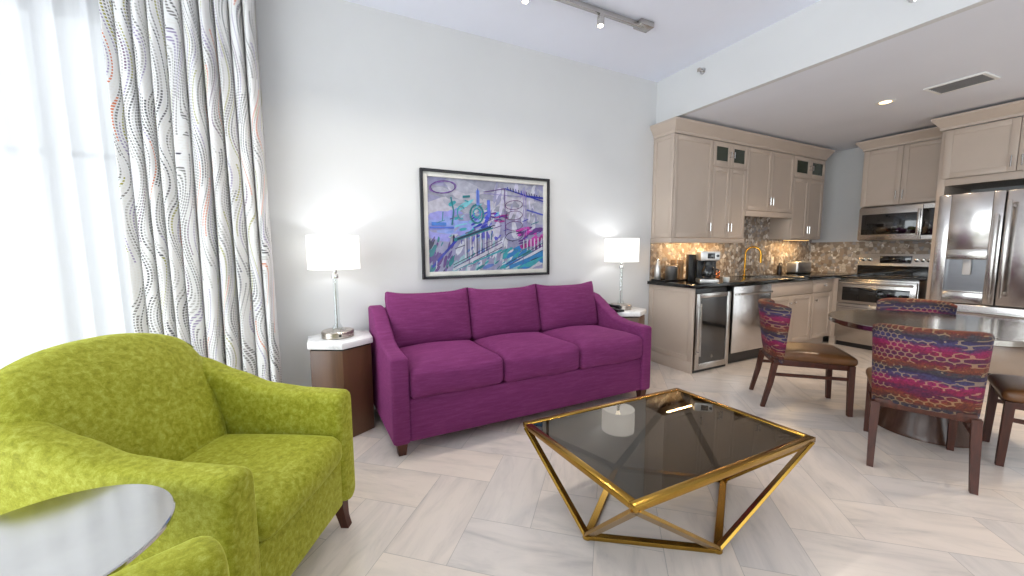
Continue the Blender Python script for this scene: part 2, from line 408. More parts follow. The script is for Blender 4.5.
def wall_with_hole(name, label, mat, axis, pos, thick, a0, a1, z1, holes):
    """axis 'x': wall runs along x at y=pos..pos+thick; holes = (b0, b1, z0, z1)"""
    mb = MB()
    def add(b0, b1, za, zb):
        if b1-b0 < 1e-4 or zb-za < 1e-4: return
        lo, hi = min(pos, pos+thick), max(pos, pos+thick)
        if axis == 'x': mb.box(b0, b1, lo, hi, za, zb)
        else: mb.box(lo, hi, b0, b1, za, zb)
    x = a0
    for b0, b1, za, zb in holes:
        add(x, b0, 0, z1); add(b0, b1, 0, za); add(b0, b1, zb, z1); x = b1
    add(x, a1, 0, z1)
    return struct(mb.build(name, mat, smooth=0), label, 'wall')
wall_with_hole('wall_north', 'light grey painted wall behind the sofa', M_wall, 'x', NY, 0.2, WX, EX+0.15, ZC, [(-2.55, -0.95, 0.1, 2.9)])
wall_with_hole('wall_south', 'painted wall behind the camera with an opening added for daylight', M_wall, 'x', SY, -0.2, WX, EX+0.15, ZC, [(0.4, 3.2, 0.1, 2.5)])
wall_with_hole('wall_west', 'painted side wall with a window', M_wall, 'y', WX, -0.2, SY, NY, ZC, [(-2.3, 3.0, 0.1, 3.0)])
wall_with_hole('wall_east', 'painted wall behind the range and refrigerator', M_wall, 'y', EX, 0.15, SY, NY, ZC, [(-2.5, 0.1, 0.1, 2.6)])
struct(box('ceiling', M_ceil, (WX, 3.6, SY, NY, ZC, ZC+0.1)), 'white living room ceiling', 'ceiling')
# dropped soffit: face at x=3.6, underside is the kitchen ceiling
struct(box('wall_soffit', M_wall, (3.6, 3.66, SY, NY, ZK, ZC+0.1)), 'white soffit face where the ceiling drops to the kitchen', 'wall')
struct(box('ceiling_kitchen', M_kceil, (3.66, EX, SY, NY, ZK, ZK+0.12)), 'lower grey white ceiling over the kitchen', 'ceiling')
struct(box('baseboard_north', M_white, (-0.95, 3.52, NY-0.018, NY, 0, 0.13), bev=0.004), 'white baseboard under the living room wall', 'baseboard')
struct(box('baseboard_east', M_white, (EX-0.018, EX, 0.1, 0.62, 0, 0.13), bev=0.004), 'white baseboard right of the refrigerator', 'baseboard')

def window(n, label, axis, pos, b0, b1, z0, z1, mull):
    e = bpy.data.objects.new('window_%d' % n, None); C.objects.link(e); struct(e, label, 'window')
    mb = MB()
    def bx(c0, c1, za, zb, d=0.03):
        if axis == 'x': mb.box(c0, c1, pos-d, pos+d, za, zb, 0.004)
        else: mb.box(pos-d, pos+d, c0, c1, za, zb, 0.004)
    bx(b0, b0+0.06, z0, z1); bx(b1-0.06, b1, z0, z1); bx(b0+0.06, b1-0.06, z0, z0+0.06); bx(b0+0.06, b1-0.06, z1-0.06, z1)
    vs, hs = mull
    for m in vs: bx(m-0.03, m+0.03, z0+0.06, z1-0.06, 0.025)
    for m in hs: bx(b0+0.06, b1-0.06, m-0.02, m+0.02, 0.02)
    mb.build('window_frame', M_white, e)
    g = (b0+0.06, b1-0.06, pos-0.003, pos+0.003, z0+0.06, z1-0.06) if axis == 'x' else (pos-0.003, pos+0.003, b0+0.06, b1-0.06, z0+0.06, z1-0.06)
    box('pane', M_pane, g, e)
window(1, 'tall window behind the white sheer curtain', 'x', NY+0.12, -2.55, -0.95, 0.1, 2.9, ([-1.98, -1.48], [2.0]))
window(2, 'unseen wide glass doors added behind the camera for even daylight', 'x', SY-0.12, 0.4, 3.2, 0.1, 2.5, ([1.33, 2.27], []))  # opening added on the unseen south side to even out the daylight
window(3, 'side window left of the camera', 'y', WX-0.12, -2.3, 3.0, 0.1, 3.0, ([-0.97, 0.35, 1.67], []))

window(4, 'glass door right of the refrigerator', 'y', EX+0.08, -2.5, 0.1, 0.1, 2.6, ([-1.2], []))

# ------------------------------------------------------------------ curtains
def curtain(name, mat, x0, x1, yc, z0, z1, folds, amp, seed, nx, nz, label, cat, lean=0.0, thick=0.002, sharp=False):
    bm = bmesh.new(); uvl = bm.loops.layers.uv.new('UVMap'); r = random.Random(seed)
    phs = [r.uniform(0, 6.28) for _ in range(6)]
    def pt(s, t):
        a = amp*(0.75 + 0.25*math.sin(5*s+phs[0]))*(0.8+0.25*(1-t))
        ph = 2*PI*folds*s + 0.9*math.sin(2*PI*s*1.3+phs[1]) + 0.25*math.sin(3*t+phs[2]+6*s)
        y = yc - a*(2*abs(math.cos(ph/2))**0.75-1.15) + 0.2*a*math.sin(1.3*ph+phs[3]+t) if sharp else yc + a*math.sin(ph) + 0.25*a*math.sin(2.3*ph+phs[3]+t)
        x = x0 + (x1-x0)*s + 0.22*a*math.cos(ph*1.0+phs[4]) + lean*(1-t)*(s-0.5) + 0.006*math.sin(4*t+9*s)
        return Vector((x, y, z0+(z1-z0)*t))
    arc = [0.0]
    for i in range(nx): arc.append(arc[-1] + (pt((i+1)/nx, 0.5)-pt(i/nx, 0.5)).length)
    V = [[bm.verts.new(pt(i/nx, j/nz)) for j in range(nz+1)] for i in range(nx+1)]
    for i in range(nx):
        for j in range(nz):
            f = bm.faces.new((V[i][j], V[i+1][j], V[i+1][j+1], V[i][j+1])); f.smooth = True
            for l, (a, b) in zip(f.loops, ((i, j), (i+1, j), (i+1, j+1), (i, j+1))): l[uvl].uv = (arc[a], (z1-z0)*b/nz)
    me = bpy.data.meshes.new(name); bm.to_mesh(me); bm.free(); me.materials.append(mat)
    o = bpy.data.objects.new(name, me); C.objects.link(o)
    if thick:
        md = o.modifiers.new('solid', 'SOLIDIFY'); md.thickness = thick
    return tag(o, label, cat)
curtain('patterned_curtain', M_drape, -1.08, -0.31, 3.215, 0.02, 3.24, 9.5, 0.055, 5, 420, 60, 'white drape printed with wavy grey, purple and lime dashes, hanging beside the sheer curtain', 'curtain', sharp=True)
curtain('sheer_curtain', M_sheer, -2.62, -1.0, 3.335, 0.02, 3.24, 11, 0.030, 11, 360, 30, 'sheer white curtain drawn across the tall window', 'curtain', thick=0)
tr = MB().box(-2.66, -0.24, 3.17, 3.36, 3.245, 3.30, 0.004).build('curtain_track', M_white)
tag(tr, 'white ceiling track that both curtains hang from', 'curtain track')

# ------------------------------------------------------------------ track lighting and ceiling fittings
tk = thing('track_light', 'brushed steel track light with small lit spot heads on the living room ceiling', 'light', (1.3, 2.6, ZC))
MB().box(-1.5, 1.26, -0.017, 0.017, -0.05, -0.012, 0.003).build('rail', M_steel, tk)
MB().box(1.20, 1.35, -0.05, 0.05, -0.045, 0.0, 0.006).build('power_box', M_steel, tk)
for k, x in enumerate((-1.26, -0.57, 0.12, 0.81)):  # first two heads are out of view, included for their light
    h = MB().box(x-0.02, x+0.02, -0.016, 0.016, -0.075, -0.045, 0.004); h.lathe([(0.026, -0.135), (0.028, -0.13), (0.028, -0.072), (0.02, -0.066)], (x, 0, 0), 20)
    hd_ = h.build('spot_head', M_steel, tk)
    MB().lathe([(0.001, -0.142), (0.018, -0.1395), (0.022, -0.1355)], (x, 0, 0), 16).build('bulb', M_bulb, hd_)
    sp = lamp_light('spot_beam', 'SPOT', 40, (1, 0.92, 0.80), (x, 0, -0.15), tk, spot_size=math.radians(115), spot_blend=0.8, shadow_soft_size=0.03)
for k, (yy, zz_, lb) in enumerate(((2.797, 3.184, 'small chrome sprinkler on the soffit face nearer the corner'), (1.222, 3.02, 'small chrome sprinkler on the soffit face nearer the camera'))):
    o = thing('sprinkler', lb, 'sprinkler', (3.6, yy, zz_))
    MB().lathe([(0.032, 0), (0.032, 0.004), (0.012, 0.010), (0.012, 0.03)], (0, 0, 0), 20).xf(Matrix.Rotation(-PI/2, 4, 'Y')).build('escutcheon', M_chrome, o)
    MB().box(-0.06, -0.028, -0.004, 0.004, -0.016, -0.010).box(-0.06, -0.028, -0.004, 0.004, 0.010, 0.016).box(-0.066, -0.06, -0.018, 0.018, -0.018, 0.018, 0.002).build('deflector', M_nickel, o)
dl = thing('downlight', 'small round recessed downlight lit warm in the kitchen ceiling', 'light', (5.17, 1.9, ZK))
MB().lathe([(0.045, -0.001), (0.07, -0.006), (0.078, -0.004), (0.078, 0.0)], n=28, cap=False).build('trim_ring', M_white, dl)
MB().lathe([(0.001, -0.002), (0.046, -0.002)], n=24, cap=False).build('lens', M_warmbulb, dl)
lamp_light('downlight_beam', 'SPOT', 120, (1, 0.80, 0.58), (0, 0, -0.02), dl, spot_size=math.radians(125), spot_blend=0.7, shadow_soft_size=0.06)
for y, lb in ((0.35, 'unseen round downlight added over the dining table for warm light'), (-1.2, 'unseen round downlight added at the far end of the dining area for warm light')):
    dup(dl, (4.6, y, ZK), 0, lb)  # extra lamps out of view, added to warm the dining side
vt = thing('ceiling_vent', 'white louvred air vent in the kitchen ceiling', 'vent', (5.20, 1.40, ZK), math.radians(-4))
MB().box(-0.15, 0.15, -0.19, -0.165, -0.012, 0, 0.002).box(-0.15, 0.15, 0.165, 0.19, -0.012, 0, 0.002).box(-0.15, -0.125, -0.165, 0.165, -0.012, 0, 0.002).box(0.125, 0.15, -0.165, 0.165, -0.012, 0, 0.002).build('vent_frame', M_white, vt)
box('duct_shade', M_dark, (-0.125, 0.125, -0.165, 0.165, -0.002, 0.0), vt)  # flat dark sheet painted as the shade inside the opening
mb = MB()
for k in range(7):
    x = -0.108+k*0.036; mb.bar((x, -0.165, -0.008), (x, 0.165, -0.008), 0.012, 0.003, 0, (0.9, 0, 1))
mb.build('louver', plain('louver shade grey', (120, 120, 122), 0.5), vt)  # shade between the slats put into the louver colour

# ------------------------------------------------------------------ picture
pf = thing('framed_picture', 'abstract blue and purple cityscape print in a thin black frame on the wall', 'picture', (1.455, NY, 1.597))
hw, hh = 0.657, 0.484
def frame_ring(mb, hw, hh, t, y0, y1):
    mb.box(-hw, -hw+t, y0, y1, -hh, hh, 0.003).box(hw-t, hw, y0, y1, -hh, hh, 0.003).box(-hw+t, hw-t, y0, y1, hh-t, hh, 0.003).box(-hw+t, hw-t, y0, y1, -hh, -hh+t, 0.003)
mb = MB(); frame_ring(mb, hw, hh, 0.024, -0.042, -0.002); mb.build('frame', plain('black frame', (26, 26, 32), 0.35), pf)
mb = MB(); frame_ring(mb, hw-0.024, hh-0.024, 0.040, -0.026, -0.002); mb.build('fillet', plain('silver fillet', (204, 202, 196), 0.4), pf)
bm = bmesh.new(); cl_ = bm.loops.layers.float_color.new('paint'); AW, AH = hw-0.064, hh-0.064; lay = [0]
pr = random.Random(4)
def poly(pts, col):
    lay[0] += 1; y = -0.010 - lay[0]*0.00001
    vs = [bm.verts.new((max(-AW, min(AW, x*AW)), y, max(-AH, min(AH, z*AH)))) for x, z in pts]
    try: f = bm.faces.new(vs)
    except ValueError: return
    for l in f.loops: l[cl_] = (*lin(col), 1)
def stroke(pts, w, col, jag=0.15):
    for (a, b) in zip(pts, pts[1:]):
        d = Vector((b[0]-a[0], (b[1]-a[1])*AH/AW)); 
        if d.length < 1e-6: continue
        n = Vector((-d.y, d.x)).normalized(); wx, wz = n.x*w/2, n.y*w/2*AW/AH
        k1 = 1+pr.uniform(-jag, jag); k2 = 1+pr.uniform(-jag, jag)
        poly([(a[0]+wx*k1, a[1]+wz*k1), (a[0]-wx*k1, a[1]-wz*k1), (b[0]-wx*k2, b[1]-wz*k2), (b[0]+wx*k2, b[1]+wz*k2)], col)
def loop(cx, cz, rx, rz, w, col, tilt=0.0, a0=0, a1=2*PI, n=28):
    pts = []
    for i in range(n+1):
        a = a0+(a1-a0)*i/n; x, z = rx*math.cos(a), rz*math.sin(a)
        pts.append((cx + x*math.cos(tilt)-z*math.sin(tilt), cz + x*math.sin(tilt)+z*math.cos(tilt)))
    stroke(pts, w, col, 0.3)
def patch(x0, x1, z0, z1, cols, n, wmin, wmax, ang=0.0):
    for _ in range(n):
        cx, cz = pr.uniform(x0, x1), pr.uniform(z0, z1); L = pr.uniform(wmin, wmax); h = L*pr.uniform(0.15, 0.4); a = ang+pr.uniform(-0.3, 0.3)
        pts = []
        for i in range(9):
            q = 2*PI*i/9; rr = pr.uniform(0.75, 1.1); x, z = L/2*math.cos(q)*rr, h/2*math.sin(q)*rr
            pts.append((cx+x*math.cos(a)-z*math.sin(a), cz+(x*math.sin(a)+z*math.cos(a))*AW/AH))
        poly(pts, pr.choice(cols))
lav, gry, teal, turq, roy, pur, mag, wht, nav = (150, 150, 184), (150, 152, 168), (24, 122, 134), (50, 160, 172), (30, 44, 166), (90, 44, 130), (166, 28, 136), (200, 202, 216), (28, 28, 74)
poly([(-1, -1), (1, -1), (1, 1), (-1, 1)], lav)
patch(-1, 1, 0.2, 1, [gry, (188, 186, 200), (170, 172, 188)], 50, 0.3, 0.8)
patch(-1, -0.3, -0.2, 0.2, [(150, 150, 224), (140, 160, 226), lav], 30, 0.2, 0.6)
patch(-0.7, 0.1, -0.3, 0.5, [turq, (120, 200, 214), lav, wht, (120, 150, 220)], 70, 0.06, 0.25, 0.4)
patch(-0.3, 0.15, -0.3, 0.3, [roy, (60, 70, 210), (90, 90, 200)], 34, 0.08, 0.22, 0.6)
patch(0.0, 0.9, -0.2, 0.9, [wht, lav, (200, 198, 222)], 50, 0.1, 0.3, 1.4)
patch(0.55, 1.0, -0.5, 0.0, [mag, (200, 60, 170), pur], 36, 0.08, 0.3, 0.4)
patch(0.05, 0.3, 0.1, 0.3, [mag, pur], 14, 0.06, 0.14)
patch(-1, -0.6, -1, -0.3, [pur, (90, 70, 140), teal, nav, gry], 40, 0.08, 0.24, 1.2)
patch(-0.6, 0.5, -1, -0.3, [wht, (206, 210, 226), lav, gry, (150, 190, 200)], 60, 0.1, 0.3, 1.3)
patch(-0.4, 0.4, -0.95, -0.5, [teal, turq, (90, 120, 190)], 26, 0.06, 0.22, 0.5)
patch(0.3, 1, -0.95, -0.55, [turq, (30, 120, 190), teal, wht], 40, 0.1, 0.36, 0.45)
for k in range(6):          # columns
    x = -0.42+k*0.085; stroke([(x, -0.72), (x+0.005, -0.22+k*0.03)], 0.022, wht); stroke([(x+0.03, -0.7), (x+0.03, -0.25+k*0.03)], 0.010, pr.choice([nav, pur]))
for k in range(6):
    x = 0.62+k*0.07; stroke([(x, -0.55), (x, -0.3+k*0.01)], 0.02, wht); stroke([(x+0.025, -0.55), (x+0.025, -0.32)], 0.008, nav)
stroke([(-0.95, -0.9), (-0.55, -0.3), (0.02, 0.0)], 0.035, roy); stroke([(-0.6, -0.32), (0.05, -0.02)], 0.05, teal); stroke([(-0.55, -0.3), (0.1, 0.02)], 0.025, nav)
for o_, c, w in ((0.0, wht, 0.05), (-0.05, nav, 0.012), (0.06, pur, 0.012), (-0.12, turq, 0.03), (0.12, nav, 0.010)):
    stroke([(-0.62, -0.98+o_), (0.22, -0.42+o_)], w, c); stroke([(0.28, -1.0+o_), (1.0, -0.5+o_)], w, c)
stroke([(0.35, -0.95), (1.0, -0.62)], 0.06, (40, 130, 190)); stroke([(0.5, -0.98), (1.0, -0.72)], 0.04, turq)
stroke([(-0.10, 0.75), (0.28, 0.86), (0.65, 0.72)], 0.014, pur); stroke([(0.28, 0.86), (1, 0.62)], 0.02, roy); stroke([(-0.1, 0.72), (0.62, 0.70)], 0.012, (140, 130, 190))
for k in range(13): stroke([(0.32+k*0.05, 0.9-k*0.012), (0.335+k*0.05, 0.82-k*0.012)], 0.014, pr.choice([nav, roy, nav]))
stroke([(0.65, 0.72), (1, 0.70)], 0.03, roy); stroke([(0.68, 0.40), (1, 0.30)], 0.022, (80, 90, 190))
for x in (0.27, 0.62, 0.66): stroke([(x, 0.85), (x+0.01, -0.2)], 0.012, pr.choice([pur, (150, 130, 200)]))
for k in range(4): loop(0.44, 0.50-k*0.24, 0.16, 0.10, 0.010, (110, 60, 120) if k < 3 else nav, 0.25)
loop(-0.76, 0.80, 0.21, 0.12, 0.016, (130, 90, 170), 0.25); loop(-0.76, 0.80, 0.19, 0.13, 0.010, pur, 0.2)
stroke([(-0.64, 0.6), (-0.60, 0.3), (-0.63, 0.0)], 0.022, teal); loop(-0.48, 0.28, 0.06, 0.14, 0.02, turq, 0, 0.6, 5.2)
loop(-0.22, 0.26, 0.11, 0.20, 0.03, teal); loop(-0.22, 0.28, 0.06, 0.10, 0.025, turq); stroke([(-0.2, 0.78), (-0.2, 0.45)], 0.05, (110, 140, 220)); stroke([(-0.2, 0.82), (-0.2, 0.5)], 0.014, roy)
stroke([(-0.02, 0.58), (-0.01, 0.2)], 0.05, (90, 110, 220)); stroke([(-0.45, 0.62), (-0.33, 0.64)], 0.035, teal); stroke([(-0.42, 0.55), (-0.36, 0.52)], 0.02, turq)
stroke([(-0.95, 0.02), (-0.72, 0.02)], 0.05, (40, 110, 200)); stroke([(-0.98, -0.06), (-0.6, -0.05)], 0.03, (60, 100, 210))
for k in range(40):
    x, z = pr.uniform(-0.95, 0.95), pr.uniform(-0.95, 0.2); a = pr.choice([0.5, 1.5, 0.45]); L = pr.uniform(0.05, 0.2)
    stroke([(x, z), (x+L*math.cos(a), z+L*math.sin(a))], pr.uniform(0.006, 0.014), pr.choice([nav, roy, pur, teal, wht]))
for q in ((-0.18, 0.28), (-0.17, 0.30)): stroke([(-0.53, -0.98), (-0.5, -0.96)], 0.01, nav)
me = bpy.data.meshes.new('print'); bm.to_mesh(me); bm.free()
t = NT('painted print'); t.set(Roughness=0.35); t.b.inputs['Coat Weight'].default_value = 0.4
at = t.node('ShaderNodeAttribute', attribute_name='paint'); nz = t.noise(t.obj(), 22, 5)
t.color(t.mix(1.0, at.outputs['Color'], t.ramp(nz, [(0.3, (208, 208, 210)), (0.7, (244, 244, 246))]), 'MULTIPLY'))
me.materials.append(t.m); po = bpy.data.objects.new('print', me); C.objects.link(po); po.parent = pf
box('backing', M_black, (-AW, AW, -0.0095, -0.002, -AH, AH), pf)

# ------------------------------------------------------------------ purple sofa
sx0, sx1, sy0, sy1 = 0.365, 2.655, 2.475, 3.345
sf = thing('sofa', 'purple three seat sofa with loose back cushions against the wall', 'sofa', ((sx0+sx1)/2, (sy0+sy1)/2, 0))
hx_, hy_ = (sx1-sx0)/2, (sy1-sy0)/2
armz = [(-hy_, 0.675), (-hy_+0.25, 0.685), (-hy_+0.38, 0.71), (-hy_+0.50, 0.775), (-hy_+0.62, 0.855), (-hy_+0.70, 0.90), (-hy_+0.76, 0.915), (hy_, 0.918)]
SK = Matrix.Identity(4); SK[0][1] = -0.045; SK[0][3] = -0.045*hy_
def arm_rings(x0, x1, ys, zb, ztab, r, lip=0.012):
    rings = []
    ny = len(ys)
    for k, y in enumerate(ys):
        e = min(k, ny-1-k); ins = (lip, lip*0.3, 0)[min(e, 2)]
        zt = interp(ztab, y); cx, hwid = (x0+x1)/2, (x1-x0)/2-ins; cz, hz = (zb+zt)/2, (zt-zb)/2-ins
        rings.append([(cx+a, y, cz+b) for a, b in rrect(hwid, hz, min(r, hwid*0.9), 4)])
    return rings
ys = [-hy_, -hy_+0.006, -hy_+0.02] + [-hy_+0.05+i*(2*hy_-0.07)/20 for i in range(21)] + [hy_-0.006, hy_]
for sg in (-1, 1):
    a, b = (-hx_, -hx_+0.115) if sg < 0 else (hx_-0.115, hx_)
    MB().loft(arm_rings(a, b, ys, 0.085, armz, 0.022)).xf(SK).build('arm', M_purple, sf, 50)
MB().box(-hx_+0.113, hx_-0.113, -hy_+0.015, hy_-0.05, 0.09, 0.385, 0.01).xf(SK).build('front_rail', M_purple, sf)
MB().box(-hx_+0.113, hx_-0.113, hy_-0.15, hy_, 0.09, 0.90, 0.03, 3).xf(SK).build('back_frame', M_purple, sf)
cw = (2*hx_-0.23)/3
def seat_fn(q, p):
    p = p.copy(); b = (1-q[0]**4)*(1-q[1]**4)
    if q[2] > 0: p.z += 0.036*b*q[2]
    p.y -= 0.022*(1-q[0]**2)*(1-q[2]**2) if q[1] < 0 else 0
    p += Vector((0, 0, 0.004*math.sin(5*q[0]+3*q[1]))); return p
for k in range(3):
    x = -hx_+0.115+cw*(k+0.5)
    MB().puff((x, -0.115, 0.488), (cw/2-0.002, 0.34, 0.105), 0.045, 14, seat_fn).xf(SK).build('seat_cushion', M_purple, sf, 80)
def back_fn(q, p):
    p = p.copy(); b = (1-q[0]**2)*(1-q[2]**2)
    p.y += (-0.055 if q[1] < 0 else 0.01)*b*(1 if q[1] else 0)
    ear = abs(q[0])**6*abs(q[2])**6*(1 if q[2] > 0 else 0)
    p.z += 0.03*ear - 0.012*(1-q[0]**2)*(1 if q[2] > 0.9 else 0)
    p.x += 0.010*ear*(1 if q[0] > 0 else -1)
    return p
for k in range(3):
    x = -hx_+0.115+cw*(k+0.5)
    m = Matrix.Translation((x, 0.245, 0.80)) @ Matrix.Rotation(math.radians(-13), 4, 'X')
    MB().puff((0, 0, 0), (cw/2+0.006*(k-1 == 0)-0.004, 0.085, 0.225), 0.05, 14, back_fn).xf(m).xf(SK).build('back_cushion', M_purple, sf, 80)
for sg in (-1, 1):
    for y in (-hy_+0.055, hy_-0.06):
        x = sg*(hx_-0.06)
        MB().loft([[(x+a*w, y+b*w, z) for a, b in ((-1,-1),(1,-1),(1,1),(-1,1))] for w, z in ((0.024, 0), (0.036, 0.10))]).xf(SK).build('leg', M_dkwood, sf, 0)

# ------------------------------------------------------------------ hexagonal side tables, lamps, phone
def hexa(r, a0=90): return [(r*math.cos(math.radians(a0+60*i)), r*math.sin(math.radians(a0+60*i))) for i in range(6)]
st = thing('side_table', 'hexagonal walnut side table with white marble top left of the sofa', 'side table', (0.10, 3.14, 0), 0, 'hexagonal side tables beside the sofa')
MB().prism(hexa(0.238), 0.0, 0.662, 0.004).build('body', M_walnut, st, 30)
MB().prism(hexa(0.230), 0.662, 0.674).build('shadow_gap', M_dark, st, 0)
MB().prism(hexa(0.255), 0.674, 0.722, 0.008).build('marble_top', M_marble, st, 30)
dup(st, (2.915, 3.14, 0), 0, 'hexagonal walnut side table with white marble top right of the sofa')
lp = thing('table_lamp', 'glass column table lamp with lit white drum shade left of the sofa', 'lamp', (0.085, 3.14, 0.722), 0, 'lit table lamps beside the sofa')
lb = MB().lathe([(0.108, 0), (0.114, 0.004), (0.114, 0.046), (0.108, 0.052), (0.03, 0.054), (0.012, 0.058)], n=40).build('base', M_nickel, lp)
MB().lathe([(0.010, -0.003), (0.010, 0.003)], n=14).xf(Matrix.Translation((0.012, -0.114, 0.026)) @ Matrix.Rotation(PI/2, 4, 'X')).build('switch', M_black, lb)
MB().lathe([(0.034, 0.054), (0.040, 0.066), (0.034, 0.082), (0.019, 0.10), (0.018, 0.44), (0.022, 0.45)], n=28).build('glass_column', M_clear, lp, 60)
MB().tube([(0, 0, 0.05), (0, 0, 0.47)], 0.003, 8).build('rod', M_chrome, lp)
MB().lathe([(0.024, 0.445), (0.026, 0.455), (0.022, 0.475), (0.014, 0.48), (0.016, 0.50), (0.013, 0.54)], n=24).build('socket', M_chrome, lp)
MB().lathe([(0.014, 0.54), (0.028, 0.58), (0.031, 0.61), (0.022, 0.64), (0.004, 0.65)], n=20).build('bulb', emit('lamp bulb', (255, 244, 224), 4), lp)
sh = MB().loft([[(0.178*k*math.cos(2*PI*i/48), 0.178*k*math.sin(2*PI*i/48), z) for i in range(48)] for k, z in ((1.0, 0.515), (1.0, 0.76), (0.985, 0.76), (0.985, 0.515), (1.0, 0.515))], cap=False).build('lamp_shade', M_shade, lp, 30)
mb = MB()
for k in range(3):
    a = 2*PI*k/3; mb.tube([(0.012*math.cos(a), 0.012*math.sin(a), 0.745), (0.176*math.cos(a), 0.176*math.sin(a), 0.745)], 0.002, 6)
mb.tube([(0, 0, 0.54), (0.036, 0, 0.58), (0.036, 0, 0.70), (0, 0, 0.75), (0, 0, 0.775)], 0.002, 6)
mb.build('harp', M_chrome, sh)
lamp_light('lamp_glow', 'POINT', 4.5, (0.93, 0.96, 1.0), (0, 0, 0.66), lp, shadow_soft_size=0.03)
dup(lp, (2.90, 3.16, 0.722), 0.9, 'glass column table lamp with lit white drum shade right of the sofa')
ph_ = thing('telephone', 'black desk telephone on the marble side table right of the sofa', 'telephone', (2.735, 3.065, 0.722), math.radians(8))
MB().loft([[(x, y, z) for x, y, z in ((-0.05,-0.085,0.0),(0.05,-0.085,0.0),(0.05,0.085,0.0),(-0.05,0.085,0.0))], [(x, y, z) for x, y, z in ((-0.048,-0.083,0.03),(0.048,-0.083,0.022),(0.048,0.083,0.022),(-0.048,0.083,0.03))]]).build('body', M_black, ph_, 30)
MB().tube([(-0.026, -0.095, 0.048), (-0.026, -0.075, 0.056), (-0.026, -0.03, 0.058), (-0.026, 0.03, 0.058), (-0.026, 0.075, 0.056), (-0.026, 0.095, 0.048)], [0.018, 0.022, 0.014, 0.014, 0.022, 0.018], 12).build('handset', M_black, ph_, 60)
mb = MB()
for i in range(3):
    for j in range(4): mb.box(0.0+i*0.014, 0.010+i*0.014, -0.03+j*0.018, -0.018+j*0.018, 0.020, 0.030, 0.001)
mb.build('keypad', plain('phone keys', (60, 60, 64), 0.4), ph_)

# ------------------------------------------------------------------ green armchairs
gc = thing('armchair', 'lime green velvet armchair with arched back in front of the window', 'armchair', (-0.455, 1.863, 0), math.radians(-28.9), 'lime green velvet armchairs around the drink table')
at_ = [(-0.50, 0.895), (-0.40, 0.88), (-0.30, 0.85), (-0.13, 0.785), (0.03, 0.728), (0.22, 0.704), (0.42, 0.694)]
def garm(v0, v1, sgn):
    rings = []; us = [-0.48, -0.47, -0.44, -0.42] + [-0.40+i*0.04 for i in range(20)] + [0.388, 0.402, 0.413, 0.42]
    n = len(us)
    for k, u in enumerate(us):
        e = min(k, n-1-k); ins = (0.020, 0.0085, 0.0025, 0)[min(e, 3)]
        zt = interp(at_, u)-ins*0.8; zb = 0.15
        oc = (v0+v1)/2; hwid = (v1-v0)/2-ins
        fl = 0.03*max(0, (u+0.1)/0.52)          # arms bow outward a little at the front top
        ring = []
        for a, b in rrect(hwid, (zt-zb)/2, 0.042, 6):
            z = (zt+zb)/2+b; k2 = (z-zb)/(zt-zb)
            ring.append((u, sgn*(oc+a), z))
        rings.append(ring)
    return rings
for sgn in (1, -1):
    MB().loft(garm(0.275, 0.402, sgn)).build('arm', M_velvet, gc, 42)
# inner back: arched, leaning
rings = []
NV = 28
for k in range(NV+1):
    vq = -1 + 2*k/NV; q = abs(vq)
    e = min(k, NV-k); ed = (0.028, 0.012, 0.004, 0)[min(e, 3)]
    zt = 1.03 - 0.10*q**2.4; zb = 0.40
    bul = 0.035*(1-q**2)
    ring = []
    prof = [(0.0, 0.0), (0.12, 0.022), (0.3, 0.034), (0.5, 0.036), (0.7, 0.030), (0.86, 0.018), (0.94, 0.004), (0.985, -0.02), (1.0, -0.05), (1.0, -0.09), (0.93, -0.13), (0.6, -0.15), (0.0, -0.16)]
    for f, d in prof:
        z = zb+(zt-zb)*f; u0 = -0.125 - 0.24*(z-0.45)/0.58
        hw_ = 0.272 + 0.098*max(0, (z-0.45)/0.5)
        ring.append((u0 + d + (bul if 0.05 < f < 0.9 and d > 0 else 0) - (ed if d > -0.03 else -ed), vq*hw_, z - (ed if f > 0.9 else 0)))
    rings.append(ring)
MB().loft(rings).build('back_cushion', M_velvet, gc, 50)
# outer back shell
rings = []
for k in range(25):
    v = -0.398+0.796*k/24; q = abs(v)/0.398; zt = 0.955-0.10*q**2.4; ins = (0.02, 0.006, 0)[min(k, 24-k, 2)]
    rings.append([(-0.40+ins, v, 0.15), (-0.41+ins, v, zt-0.05), (-0.43, v, zt-0.012-ins), (-0.47, v, zt-ins), (-0.51, v, zt-0.015-ins), (-0.53-0.0+ins, v, zt-0.06), (-0.50+ins, v, 0.15)])
MB().loft(rings).build('back_shell', M_velvet, gc, 60)
def gseat(q, p):
    p = p.copy(); b = (1-q[0]**4)*(1-q[1]**4)
    if q[2] > 0: p.z += 0.026*b*q[2]
    if q[0] > 0: p.x += 0.018*(1-q[1]**2)*q[0]
    return p
MB().puff((0.115, 0, 0.448), (0.32, 0.277, 0.066), 0.055, 16, gseat).build('seat_cushion', M_velvet, gc, 80)
MB().box(-0.40, 0.408, -0.28, 0.28, 0.15, 0.396, 0.012, 3).build('front_rail', M_velvet, gc)
for sv in (1, -1):
    for su in (1, -1):
        u0 = 0.36 if su > 0 else -0.43; v0 = sv*0.335
        rg = []
        for w, z, o_ in ((0.019, 0.0, 0.028), (0.020, 0.05, 0.014), (0.026, 0.11, 0.003), (0.032, 0.155, 0.0)):
            cx, cy = u0+su*o_, v0
            rg.append([(cx+a*w, cy+b*w, z) for a, b in ((-1,-1),(1,-1),(1,1),(-1,1))])
        MB().loft(rg).build('leg', M_dkwood, gc, 30)
f2 = math.radians(28)
tipx, tipy, k2_ = -0.265, 1.055, 1.07
c2 = (tipx - k2_*(0.42*math.cos(f2) - 0.40*math.sin(f2)), tipy - k2_*(0.42*math.sin(f2) + 0.40*math.cos(f2)), 0)
